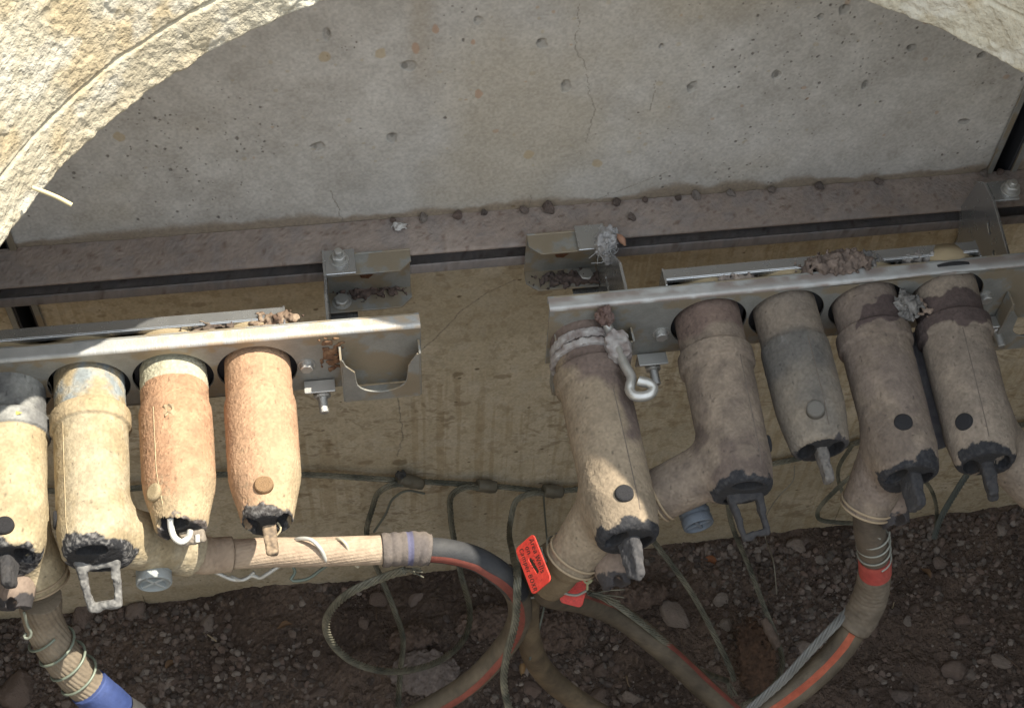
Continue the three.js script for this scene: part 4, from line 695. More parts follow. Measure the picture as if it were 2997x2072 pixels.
{
  const t = thing('power_cable', 'cable from the sideways elbow, sunlit wrap then black jacket with red stripe', 'cable', V(0, 0, 0), 'power cables');
  const w = [L2.S.clone().addScaledVector(L2.A, L2.tl).addScaledVector(L2.D, L2.LL - 0.012), V(-0.3693, 0.7620, 0.3469), V(-0.3417, 0.7530, 0.3444), V(-0.3066, 0.7480, 0.3438), V(-0.2622, 0.7440, 0.3464), V(-0.2172, 0.7410, 0.3485), V(-0.1865, 0.7380, 0.3495)];
  mesh('stepped_sleeve', sweep(w.slice(0, 3), { r: t => 0.0232 - 0.004 * sst(0.1, 0.3, t) - 0.001 * sst(0.6, 0.7, t), rad: 40, step: 0.002, color: (s, th, P) => wrapJ(P) }), M.rubber, t);
  mesh('ribbed_wrap', sweep(w.slice(2), { r: 0.0152, rad: 120, step: 0.003, lobes: 26, depth: 0.022, twist: 9, color: (s, th, P) => wrapJ(P) }), M.rubber, t);
  mesh('tape', sweep([w[6].clone().add(V(-0.004, 0, 0)), V(-0.1696, 0.7360, 0.3493), V(-0.1535, 0.7340, 0.3496), V(-0.1408, 0.7310, 0.3511)], { r: (t, s) => 0.0168 + 0.0012 * Math.abs(Math.sin(s * 330)) - 0.0015 * sst(0.85, 1, t), rad: 48, step: 0.0012, bumpy: [0.0007, 150], color: (s, th, P) => s > 0.026 && s < 0.0315 ? [0.095, 0.092, 0.150] : tapeJ(P) }), M.rubber, t);
  { const pts = [V(-0.1468, 0.7330, 0.3509), V(-0.1216, 0.7270, 0.3533), V(-0.0894, 0.7100, 0.3584), V(-0.0635, 0.7000, 0.3777), V(-0.0464, 0.6400, 0.3811), V(-0.0543, 0.5600, 0.3823), V(-0.0979, 0.4900, 0.3976), V(-0.1641, 0.4300, 0.4069), V(-0.2520, 0.3600, 0.4120), V(-0.3352, 0.1800, 0.3704), V(-0.4058, 0.0000, 0.3234)];
    mesh('jacket', sweep(pts, { r: 0.0132, rad: 40, step: 0.004, color: (s, th, P) => (P => mixc(blackJ(P), dustJ(P), sst(0.69, 0.68, P.y + 0.10 * (fbm(P.x * 40, P.y * 40, P.z * 40 + 7, 3) - 0.5))))(P) }), M.jacket, t);
    ribbon(t, pts, 0.0132, V(-0.10, 0.25, 0.96).normalize(), 0.34, redD); }
}
{
  const t = thing('power_cable', 'brown dusty cable behind the front red tag, curving down to the soil', 'cable', V(0, 0, 0), 'power cables');
  const e = R2.S.clone().addScaledVector(R2.A, R2.tl).addScaledVector(R2.D, R2.LL - 0.01);
  const p = [e, V(0.0709, 0.7950, 0.3647), V(0.0412, 0.7650, 0.3676), V(0.0059, 0.7400, 0.3690), V(-0.0182, 0.7150, 0.3684), V(-0.0331, 0.6600, 0.3634), V(-0.0355, 0.6000, 0.3655), V(-0.0289, 0.5200, 0.3668), V(-0.0086, 0.4300, 0.3684), V(0.0317, 0.3600, 0.3794), V(0.0953, 0.3000, 0.4030), V(0.1696, 0.1500, 0.3849), V(0.2390, 0.0000, 0.3640)];
  mesh('jacket', sweep(p, { r: t => 0.0165 - 0.0022 * sst(0.1, 0.4, t), rad: 40, step: 0.004, bumpy: [0.0005, 60], color: (s, th, P) => jk([0.085, 0.062, 0.038], [0.165, 0.122, 0.072], 50)(P) }), M.jacket, t);
}
{
  const t = thing('power_cable', 'cable with red stripe running from the parked elbow to the bottom edge beside loose strands', 'cable', V(0, 0, 0), 'power cables');
  const e = R1.S.clone().addScaledVector(R1.A, R1.tl).addScaledVector(R1.D, R1.LL - 0.008);
  mesh('sleeve', sweep([e, V(-0.0142, 0.7550, 0.4073), V(-0.0216, 0.7250, 0.4021)], { r: t => 0.0225 - 0.0045 * sst(0.15, 0.35, t), rad: 40, step: 0.002, color: (s, th, P) => jk([0.12, 0.088, 0.052], [0.20, 0.15, 0.088])(P) }), M.rubber, t);
  { const pts = [V(-0.0177, 0.7350, 0.4026), V(-0.0177, 0.6600, 0.3770), V(0.0060, 0.5600, 0.3369), V(0.0522, 0.4700, 0.3053), V(0.1027, 0.4100, 0.3027), V(0.1596, 0.3600, 0.3339), V(0.2046, 0.3200, 0.3675), V(0.2505, 0.2800, 0.4009), V(0.2870, 0.2400, 0.4274), V(0.3560, 0.1100, 0.4250), V(0.4181, 0.0000, 0.4262)];
    mesh('jacket', sweep(pts, { r: 0.0152, rad: 40, step: 0.004, color: (s, th, P) => (dustJ)(P) }), M.jacket, t);
    ribbon(t, pts, 0.0152, V(0.55, 0.70, 0.1).normalize(), 0.26, redD); }
}
{
  const t = thing('power_cable', 'cable hanging from the stained elbow with red band, tape and bright red stripe', 'cable', V(0, 0, 0), 'power cables');
  const e = R4.S.clone().addScaledVector(R4.A, R4.tl).addScaledVector(R4.D, R4.LL - 0.008);
  const darkJ = jk([0.075, 0.062, 0.048], [0.135, 0.108, 0.08]);
  mesh('sleeve', sweep([e, V(0.3208, 0.7400, 0.3891), V(0.3401, 0.6800, 0.3911), V(0.3476, 0.6450, 0.3955)], { r: 0.0165, rad: 40, step: 0.003, color: (s, th, P) => darkJ(P) }), M.jacket, t);
  mesh('tape', sweep([V(0.3464, 0.6520, 0.3935), V(0.3507, 0.6150, 0.3998), V(0.3437, 0.5850, 0.4118), V(0.3345, 0.5700, 0.4201)], { r: (t, s) => 0.0172 + 0.002 * sst(0.1, 0.5, t) + 0.0007 * Math.abs(Math.sin(s * 420)), rad: 44, step: 0.0014, bumpy: [0.0012, 110], color: (s, th, P) => jk([0.115, 0.093, 0.068], [0.19, 0.155, 0.115], 50)(P) }), M.rubber, t);
  { const pts = [V(0.3378, 0.5750, 0.4173), V(0.3230, 0.5500, 0.4314), V(0.2979, 0.5250, 0.4472), V(0.2619, 0.5000, 0.4637), V(0.2168, 0.4700, 0.4768), V(0.1514, 0.4300, 0.4883), V(0.0899, 0.2500, 0.4600), V(0.0372, 0.0800, 0.4313), V(-0.0057, -0.0100, 0.4153)];
    mesh('jacket', sweep(pts, { r: 0.0158, rad: 40, step: 0.004, color: (s, th, P) => (dustJ)(P) }), M.jacket, t);
    ribbon(t, pts, 0.0158, V(-0.28, 0.80, 0.55).normalize(), 0.24, jk([0.36, 0.075, 0.038], [0.44, 0.115, 0.06])); }
  const band = mesh('red_band', sweep([V(0.3391, 0.6860, 0.3909), V(0.3462, 0.6550, 0.3950)], { r: 0.0178, rad: 40, step: 0.004, color: (s, th, P) => jk([0.36, 0.055, 0.045], [0.44, 0.10, 0.075])(P) }), M.jacket, t); band.userData.label = 'bright red plastic band';
}
{
  const t = thing('power_cable', 'ribbed brown cable with blue tape in the lower left corner', 'cable', V(0, 0, 0), 'power cables');
  const p = [V(-0.5239, 0.7750, 0.3809), V(-0.5291, 0.7350, 0.3871), V(-0.5235, 0.7000, 0.4004), V(-0.5104, 0.6650, 0.4163), V(-0.4973, 0.6400, 0.4257)];
  mesh('ribbed_wrap', sweep(p, { r: t => 0.0205 - 0.0012 * sst(0.1, 0.2, t), rad: 120, step: 0.003, lobes: 24, depth: 0.04, twist: 12, color: (s, th, P) => wrapD(P) }), M.rubber, t);
  const bt = mesh('blue_tape', sweep([V(-0.5016, 0.6500, 0.4236), V(-0.4915, 0.6320, 0.4308), V(-0.4792, 0.6100, 0.4374)], { r: 0.0208, rad: 40, step: 0.003, bumpy: [0.001, 70], color: (s, th, P) => jk([0.018, 0.036, 0.125], [0.045, 0.070, 0.19])(P) }), M.jacket, t); bt.userData.label = 'blue tape wrap';
  mesh('jacket', sweep([V(-0.4851, 0.6200, 0.4335), V(-0.4662, 0.5850, 0.4388), V(-0.4186, 0.5300, 0.4556), V(-0.3817, 0.3500, 0.4472), V(-0.3532, 0.1400, 0.4319), V(-0.3296, -0.0100, 0.4249)], { r: 0.019, rad: 36, step: 0.004, color: (s, th, P) => blackJ(P) }), M.jacket, t);
}

{
  const t = thing('power_cable', 'cable leaving the last elbow beyond the right edge', 'cable', V(0, 0, 0), 'power cables');
  const e = R5.S.clone().addScaledVector(R5.A, R5.tl).addScaledVector(R5.D, R5.LL - 0.01);
  mesh('jacket', sweep([e, V(0.5351, 0.7400, 0.3926), V(0.6125, 0.6000, 0.3807), V(0.7122, 0.3800, 0.3536), V(0.8124, 0.1500, 0.3384), V(0.8839, -0.0100, 0.3494)], { r: 0.0165, rad: 36, step: 0.004, color: (s, th, P) => dustJ(P) }), M.jacket, t);
}
// ---------- bare stranded ground wires ----------
const greenW = (s, th, P, N) => mixc([0.085, 0.086, 0.066], [0.215, 0.20, 0.148], clamp((fbm(P.x * 45, P.y * 45, P.z * 45 + 1, 3) - 0.5) * 2.4 + 0.5)).map(v => v * (0.75 + 0.5 * noise(P.x * 500, P.y * 500, P.z * 500)));
const tinW = (s, th, P, N) => mixc([0.13, 0.13, 0.12], [0.24, 0.235, 0.215], fbm(P.x * 60, P.y * 60, P.z * 60 + 1, 3));
function strand(label, pts, r = 0.0043, c = greenW, tw = 105) {
  const t = thing('ground_wire', label, 'wire', V(0, 0, 0), 'stranded ground wires'); mesh('strands', sweep(pts, { r, rad: 42, step: 0.0011, lobes: 7, depth: 0.5, twist: tw, color: c }), M.wire, t); return t;
}
function fray(t, p, dir, n, seed, len = 0.016) { const R = rng(seed); for (let k = 0; k < n; k++) { const d = dir.clone().add(V((R() - 0.5) * 0.9, (R() - 0.5) * 0.7, (R() - 0.5) * 0.9)).normalize(), o = V((R() - 0.5) * 0.004, (R() - 0.5) * 0.004, (R() - 0.5) * 0.004), l = len * (0.6 + 0.7 * R()); mesh('loose_strand', sweep([p.clone().add(o), p.clone().add(o).addScaledVector(d, l * 0.5), p.clone().add(o).addScaledVector(d, l).add(V(0, -0.001, 0.002))], { r: 0.0009, rad: 6, step: 0.003, color: greenW }), M.wire, t); } }
strand('dark stranded wire running level along the wall behind all the elbows', [V(-0.7082, 0.4082, 0.0120), V(-0.6307, 0.3748, 0.0120), V(-0.5110, 0.3607, 0.0140), V(-0.3913, 0.3706, 0.0120), V(-0.2853, 0.3505, 0.0120), V(-0.1520, 0.3096, 0.0120), V(-0.0251, 0.2704, 0.0120), V(0.0708, 0.2366, 0.0120), V(0.1271, 0.2346, 0.0120), V(0.2195, 0.2422, 0.0120), V(0.3336, 0.2434, 0.0120), V(0.4325, 0.2576, 0.0120), V(0.4894, 0.2770, 0.0120), V(0.5591, 0.2974, 0.0120), V(0.7028, 0.2964, 0.0120), V(0.8587, 0.2876, 0.0120)]);
strand('ground wire falling from the leftmost crimp, behind the lit cable, to the soil', [V(-0.1341, 0.3061, 0.0200), V(-0.1590, 0.3167, 0.0220), V(-0.1807, 0.3048, 0.0240), V(-0.1940, 0.2585, 0.0260), V(-0.2043, 0.2027, 0.0300), V(-0.1998, 0.1376, 0.0360), V(-0.1870, 0.0827, 0.0500), V(-0.1736, 0.0600, 0.0888), V(-0.1647, 0.0600, 0.1374), V(-0.1733, 0.0700, 0.1906), V(-0.1832, 0.0900, 0.2628)]);
const loopW = strand('long looping ground wire from the middle crimp back up to the taped cable', [V(-0.0262, 0.2716, 0.0200), V(-0.0587, 0.2900, 0.0220), V(-0.0779, 0.2760, 0.0240), V(-0.0807, 0.2196, 0.0280), V(-0.0752, 0.1526, 0.0400), V(-0.0684, 0.1000, 0.0654), V(-0.0640, 0.1200, 0.1275), V(-0.0791, 0.1700, 0.1952), V(-0.1224, 0.2400, 0.2584), V(-0.1870, 0.3400, 0.3097), V(-0.2342, 0.4400, 0.3351), V(-0.2570, 0.5300, 0.3440), V(-0.2548, 0.6000, 0.3501), V(-0.2263, 0.6700, 0.3588), V(-0.1924, 0.6900, 0.3562), V(-0.1681, 0.7120, 0.3617)], 0.0046);
fray(loopW, V(-0.1681, 0.7120, 0.3617), V(0.8, 0.5, 0.2), 9, 4);
strand('ground wire from the rightmost crimp passing in front of the striped cable', [V(0.0729, 0.2357, 0.0200), V(0.0422, 0.2528, 0.0220), V(0.0159, 0.2444, 0.0260), V(0.0037, 0.2214, 0.0500), V(-0.0140, 0.3545, 0.1700), V(-0.0568, 0.7420, 0.4051), V(-0.0579, 0.6800, 0.4173), V(-0.0658, 0.6100, 0.4249), V(-0.0683, 0.5600, 0.4339), V(-0.0601, 0.5000, 0.4479), V(-0.0462, 0.4500, 0.4661), V(-0.0172, 0.2000, 0.4231), V(0.0044, 0.0000, 0.3876)], 0.0044);
strand('straight ground wire slanting down right behind the parked elbow to the soil', [V(0.1479, 0.3305, 0.1000), V(0.2130, 0.1732, 0.0700), V(0.2669, 0.1200, 0.1377), V(0.2953, 0.0900, 0.1995), V(0.3159, 0.0600, 0.2491), V(0.3186, 0.0500, 0.2593)], 0.0044);
const bw = strand('ground wire lying along the striped cable with a spread bundle at its start', [V(0.0494, 0.5000, 0.3080), V(0.0815, 0.4600, 0.3003), V(0.1155, 0.4300, 0.3138), V(0.1580, 0.3800, 0.3294), V(0.2087, 0.3000, 0.3347), V(0.2960, 0.1000, 0.2780)], 0.0042);
fray(bw, V(0.0579, 0.4950, 0.3077), V(0.9, 0.1, 0.5), 12, 8, 0.030); fray(bw, V(0.2960, 0.1000, 0.2780), V(0.3, -0.3, 1), 8, 9, 0.02);
const muddy = strand('ground wire with a muddy crimp curving over the rusty plate', [V(0.3002, 0.3247, 0.1000), V(0.3144, 0.2637, 0.1100), V(0.3535, 0.1600, 0.1316), V(0.3702, 0.1300, 0.1914), V(0.3785, 0.1200, 0.2306), V(0.3701, 0.1400, 0.2804), V(0.3342, 0.1700, 0.3260), V(0.2734, 0.2000, 0.3602), V(0.2303, 0.2000, 0.3865)], 0.0040);
mesh('muddy_crimp', sweep([V(0.3628, 0.1330, 0.2028), V(0.3731, 0.1230, 0.2313), V(0.3746, 0.1250, 0.2479)], { r: t => 0.0055 + 0.0022 * Math.sin(Math.PI * t), rad: 20, step: 0.0015, bumpy: [0.002, 150], color: (s, th, P) => mixc(dA, dB, fbm(P.x * 120, P.y * 120, P.z * 120, 3)) }), M.dust, muddy);
strand('bright tinned ground wire beside the red-striped cable at lower right', [V(0.3301, 0.5850, 0.4046), V(0.3119, 0.5800, 0.4182), V(0.2828, 0.5600, 0.4365), V(0.2530, 0.5300, 0.4548), V(0.2180, 0.5000, 0.4713), V(0.1767, 0.4700, 0.4907), V(0.1500, 0.2500, 0.4499), V(0.1523, 0.0000, 0.3996)], 0.0052, tinW, 90);
strand('ground wire bent in a hairpin left of the hanging cable', [V(0.5487, 0.3086, 0.0600), V(0.5015, 0.2995, 0.0700), V(0.4725, 0.2693, 0.0800), V(0.4538, 0.2388, 0.0900), V(0.4578, 0.2205, 0.0950), V(0.4865, 0.2128, 0.1000), V(0.5447, 0.1981, 0.1000)], 0.0034);
strand('short ground wire crossing the hairpin wire on the wall', [V(0.5122, 0.3001, 0.0200), V(0.4986, 0.2507, 0.0300), V(0.5085, 0.2076, 0.0400), V(0.5317, 0.1708, 0.0600), V(0.5583, 0.1527, 0.0800)], 0.0032);
strand('greenish ground wire hanging under the last elbow', [V(0.6500, 0.4099, 0.1200), V(0.6383, 0.3654, 0.1200), V(0.6341, 0.2929, 0.1200), V(0.6343, 0.2283, 0.1200), V(0.6415, 0.1700, 0.1200)], 0.0046, (s, th, P) => mixc([0.10, 0.12, 0.115], [0.17, 0.19, 0.175], fbm(P.x * 60, P.y * 60, P.z * 60, 3)));
strand('thin ground wire from the stained elbow joining the greenish one', [V(0.5660, 0.3463, 0.1000), V(0.5945, 0.3148, 0.1100), V(0.6238, 0.2522, 0.1100), V(0.6441, 0.1816, 0.1100)], 0.0030);
// crimps on the level wire
for (const [p, q, lab] of [[V(-0.1533, 0.3225, 0.0160), V(-0.1212, 0.2994, 0.0160), 'leftmost crimp sleeve on the level wall wire, beside a dark knot'], [V(-0.0419, 0.2816, 0.0160), V(-0.0147, 0.2714, 0.0160), 'middle crimp sleeve on the level wall wire'], [V(0.0563, 0.2487, 0.0160), V(0.0840, 0.2370, 0.0160), 'rightmost crimp sleeve on the level wall wire']]) {
  const g = sweep([p, p.clone().lerp(q, 0.5), q], { r: t => 0.0085 + 0.0012 * Math.sin(Math.PI * t), rad: 24, step: 0.002, bumpy: [0.0012, 160], color: (s, th, P) => mixc([0.095, 0.09, 0.07], [0.19, 0.165, 0.12], fbm(P.x * 90, P.y * 90, P.z * 90 + 2, 3)) });
  tag(mesh('wire_crimp', g, M.wire), lab, 'crimp', 'crimp sleeves on the level wire');
}
clod('tape_knot', 'dark knot of tape at the leftmost crimp on the wall wire', 'knot', V(-0.1500, 0.3315, 0.0160), 0.008, 0.007, 0.006, 31, [0.03, 0.03, 0.03], [0.085, 0.08, 0.07], null, 0.6);

// thin wires
function thin(label, pts, r = 0.0012, m = M.thinWire, name = 'thin_wire') { const t = thing(name, label, 'wire', V(0, 0, 0), 'thin loose wires'); mesh('conductor', sweep(pts, { r, rad: 8, step: 0.003 }), m, t); return t; }
thin('thin dark wire curling up from the left ground wire to below its crimp', [V(-0.1941, 0.1969, 0.0280), V(-0.1753, 0.2314, 0.0200), V(-0.1630, 0.2649, 0.0150), V(-0.1434, 0.2818, 0.0140), V(-0.1170, 0.2692, 0.0140)], 0.0017);
thin('thin black wire hanging from the rightmost crimp past the red tag', [V(0.0580, 0.2289, 0.0120), V(0.0644, 0.1584, 0.0140), V(0.0707, 0.0913, 0.0200), V(0.0410, 0.3000, 0.1679), V(0.0022, 0.5000, 0.3065), V(-0.0155, 0.5000, 0.3535), V(-0.0295, 0.5000, 0.3844)], 0.0014);
thin('very thin pale wire hanging below the dark grey cap', [V(0.4328, 0.2530, 0.0200), V(0.4332, 0.2249, 0.0300), V(0.4151, 0.2062, 0.0400), V(0.4055, 0.1479, 0.0400), V(0.4222, 0.0559, 0.0300), V(0.4103, 0.1000, 0.0993), V(0.4146, 0.0600, 0.1327)], 0.0009, std([0.27, 0.25, 0.20], 0.6, 0.2));
thin('white wire loop over the sunlit wrap, the broader of two', [V(-0.2801, 0.7490, 0.3351), V(-0.2730, 0.7610, 0.3389), V(-0.2604, 0.7660, 0.3442), V(-0.2515, 0.7610, 0.3532), V(-0.2477, 0.7490, 0.3594), V(-0.2454, 0.7370, 0.3589)], 0.0021, M.paleWire);
thin('white wire loop over the sunlit wrap, the narrower of two', [V(-0.2379, 0.7490, 0.3391), V(-0.2321, 0.7580, 0.3421), V(-0.2262, 0.7590, 0.3490), V(-0.2228, 0.7490, 0.3562), V(-0.2197, 0.7350, 0.3594), V(-0.2160, 0.7270, 0.3597)], 0.0018, std([0.50, 0.45, 0.33], 0.6, 0.1));
thin('white twisted wire ends hanging under the sunlit wrap', [V(-0.3641, 0.7170, 0.3421), V(-0.3451, 0.7070, 0.3489), V(-0.3346, 0.7070, 0.3497), V(-0.3250, 0.7120, 0.3493), V(-0.3174, 0.7120, 0.3527), V(-0.3109, 0.7170, 0.3525), V(-0.2907, 0.7270, 0.3458)], 0.0022, M.paleWire);
thin('second pale wire end twisted under the sunlit wrap', [V(-0.3472, 0.7070, 0.3451), V(-0.3358, 0.7090, 0.3516), V(-0.3263, 0.7120, 0.3486), V(-0.3228, 0.7150, 0.3470)], 0.0020, M.paleWire);
thin('dark wire curling below the sunlit wrap', [V(-0.2840, 0.7270, 0.3476), V(-0.2810, 0.7170, 0.3530), V(-0.2858, 0.7120, 0.3590), V(-0.2699, 0.7120, 0.3599), V(-0.2544, 0.7220, 0.3562), V(-0.2480, 0.7270, 0.3549)], 0.0017, std([0.14, 0.17, 0.14], 0.5, 0.1));
thin('pale curl of wire from the tip of the orange cap at the row end', [V(-0.2960, 0.8450, 0.3837), V(-0.2888, 0.8500, 0.3825), V(-0.2839, 0.8550, 0.3782), V(-0.2868, 0.8580, 0.3728)], 0.0010, std([0.50, 0.42, 0.27], 0.7, 0));
// wire turns round cables
function coil(label, c, ax, r, turns, pitch, wr, mat, ph = 0) {
  const a = ax.clone().normalize(), n = V(0, 1, 0).addScaledVector(a, -a.y).normalize(), b = a.clone().cross(n), pts = [], N = Math.round(turns * 16);
  for (let k = 0; k <= N; k++) { const q = k / 16 * Math.PI * 2 + ph; pts.push(c.clone().addScaledVector(a, pitch * k / 16).addScaledVector(n, r * Math.cos(q)).addScaledVector(b, r * Math.sin(q))); }
  const t = thing('binding_wire', label, 'wire', V(0, 0, 0), 'binding wires round cables'); mesh('turns', sweep(pts, { r: wr, rad: 8, step: 0.002 }), mat, t); return t;
}
coil('green wire wound in loops round the ribbed cable at lower left', V(-0.5299, 0.7220, 0.3929), V(-0.5039, 0.6520, 0.4227).sub(V(-0.5299, 0.7220, 0.3929)), 0.0214, 3.6, 0.022, 0.0014, std([0.20, 0.23, 0.18], 0.5, 0.2));
thin('short wire with a hooked end hanging from the elbow at the left edge', [V(-0.5342, 0.7900, 0.4035), V(-0.5353, 0.7700, 0.4077), V(-0.5340, 0.7600, 0.4116), V(-0.5375, 0.7550, 0.4144), V(-0.5418, 0.7550, 0.4125), V(-0.5396, 0.7580, 0.4100)], 0.0015, std([0.25, 0.27, 0.22], 0.5, 0.2));
coil('wire wound round the cable under the stained elbow', V(0.3244, 0.7380, 0.3884), V(0.3402, 0.6800, 0.3922).sub(V(0.3244, 0.7380, 0.3884)), 0.0175, 3.2, 0.018, 0.0012, std([0.28, 0.28, 0.24], 0.5, 0.3));
thin('bright wire end standing up from the turns under the stained elbow', [V(0.3253, 0.7500, 0.4030), V(0.3123, 0.7650, 0.4019), V(0.3111, 0.7700, 0.3967), V(0.3224, 0.7720, 0.3939)], 0.0012, std([0.36, 0.35, 0.31], 0.5, 0.3));
coil('two grey wire rings on the brown cable beside the red tag', V(-0.0022, 0.7350, 0.3695), V(-0.0182, 0.7150, 0.3684).sub(V(0.0059, 0.7400, 0.3690)), 0.0186, 1.9, 0.008, 0.0013, std([0.24, 0.23, 0.19], 0.5, 0.3), 1);
coil('grey tie wire round the lower brown cable behind the red tag', V(-0.0328, 0.6680, 0.3649), V(-0.0355, 0.6000, 0.3655).sub(V(-0.0331, 0.6600, 0.3634)), 0.0180, 1.3, 0.016, 0.0014, std([0.22, 0.22, 0.18], 0.5, 0.3), 2);
thin('grey wire ring running from behind the red tag to the darker tag', [V(-0.0142, 0.7700, 0.4011), V(-0.0214, 0.7650, 0.4086), V(-0.0216, 0.7550, 0.4144), V(-0.0131, 0.7450, 0.4218), V(0.0014, 0.7400, 0.4245), V(0.0113, 0.7450, 0.4232)], 0.0014, std([0.26, 0.26, 0.22], 0.5, 0.3));
thin('olive twisted tie under the parked elbow', [V(0.0067, 0.7900, 0.4180), V(0.0078, 0.7850, 0.4249), V(0.0049, 0.7800, 0.4283), V(0.0089, 0.7780, 0.4317), V(0.0136, 0.7820, 0.4289), V(0.0091, 0.7790, 0.4303), V(0.0079, 0.7720, 0.4354)], 0.0013, std([0.26, 0.25, 0.14], 0.6, 0.1));

// ---------- red tags ----------
function tagTex(lines) {
  const c = document.createElement('canvas'); c.width = 256; c.height = 512; const x = c.getContext('2d');
  x.fillStyle = '#bb3529'; x.fillRect(0, 0, 256, 512);
  const R = rng(91); for (let k = 0; k < 500; k++) { x.fillStyle = R() < 0.5 ? 'rgba(150,35,28,0.10)' : 'rgba(230,90,70,0.10)'; x.beginPath(); x.ellipse(R() * 256, R() * 512, 4 + 22 * R(), 4 + 22 * R(), 0, 0, 7); x.fill(); }
  for (let k = 0; k < 60; k++) { x.fillStyle = 'rgba(70,45,35,0.24)'; x.beginPath(); x.ellipse(R() * 256, R() * 512, 2 + 16 * R(), 2 + 10 * R(), R() * 3, 0, 7); x.fill(); }
  x.fillStyle = '#3a1c17';
  for (const [s, px, py, size] of lines) { x.save(); x.translate(px, py); x.rotate(Math.PI / 2 + 0.03); x.font = 'bold italic ' + size + 'px sans-serif'; x.fillText(s, 0, 0); x.restore(); }
  const t = new THREE.CanvasTexture(c); t.colorSpace = THREE.SRGBColorSpace; return t;
}
function redTag(label, c, u, v, w, h, tex, hole) {
  const t = thing('cable_tag', label, 'tag', c, 'red cable tags'); const U = u.clone().normalize(), Nn = U.clone().cross(v).normalize(), Vv = Nn.clone().cross(U);
  const s = new THREE.Shape(), r = 0.005; s.moveTo(-w / 2 + r, -h / 2); s.lineTo(w / 2 - r, -h / 2); s.quadraticCurveTo(w / 2, -h / 2, w / 2, -h / 2 + r); s.lineTo(w / 2, h / 2 - r); s.quadraticCurveTo(w / 2, h / 2, w / 2 - r, h / 2); s.lineTo(-w / 2 + r, h / 2); s.quadraticCurveTo(-w / 2, h / 2, -w / 2, h / 2 - r); s.lineTo(-w / 2, -h / 2 + r); s.quadraticCurveTo(-w / 2, -h / 2, -w / 2 + r, -h / 2);
  if (hole) s.holes.push(slot(0.002, -0.010, -0.001, 0.006, 0.0022));
  const g = new THREE.ExtrudeGeometry(s, { depth: 0.0012, bevelEnabled: true, bevelThickness: 0.0003, bevelSize: 0.0003, bevelSegments: 1, curveSegments: 8 });
  const p = g.attributes.position, uv = []; for (let i = 0; i < p.count; i++) uv.push(p.getX(i) / w + 0.5, p.getY(i) / h + 0.5); g.setAttribute('uv', new THREE.Float32BufferAttribute(uv, 2));
  const m = mesh('plate', g, new THREE.MeshStandardMaterial({ map: tex, roughness: 0.6, side: THREE.DoubleSide }), t); m.quaternion.setFromRotationMatrix(new THREE.Matrix4().makeBasis(U, Vv, Nn)); return t;
}
{
  const a = V(-0.0578, 0.7850, 0.3899), b = V(-0.0407, 0.8060, 0.3853), d = V(-0.0477, 0.7880, 0.4421), e = V(-0.0300, 0.8090, 0.4386), c = a.clone().add(b).add(d).add(e).multiplyScalar(0.25), u = b.clone().sub(a).add(e).sub(d).multiplyScalar(0.5), v = a.clone().sub(d).add(b).sub(e).multiplyScalar(0.5);
  redTag('bright red plastic tag with black handwriting, in front of the brown cable', c, u, v, u.length(), v.length(), tagTex([['Area Wells', 190, 20, 74], ['on   SH', 115, 55, 74], ['Camper BOXR', 40, 30, 70]]), true);
  const c2 = V(0.0032, 0.7350, 0.4102);
  redTag('darker red tag half hidden under the parked elbow', c2, V(1, -0.15, 0.35), V(0.10, 0.55, -0.8), 0.0235, 0.0425, tagTex([['/', 120, 30, 80]]), false);
}
{ const y = thing('yellow_tag', 'yellow plastic tag corner at the right edge under the last elbow', 'tag', V(0.4656, 0.8000, 0.3935)); const g = sheet([[0, 0.012], [0.018, 0.012], [0.016, -0.010], [-0.002, -0.006]], 0.001, 'xy', 0); mesh('plate', g, std([0.55, 0.36, 0.04], 0.6, 0), y); y.rotation.x = -0.9; }

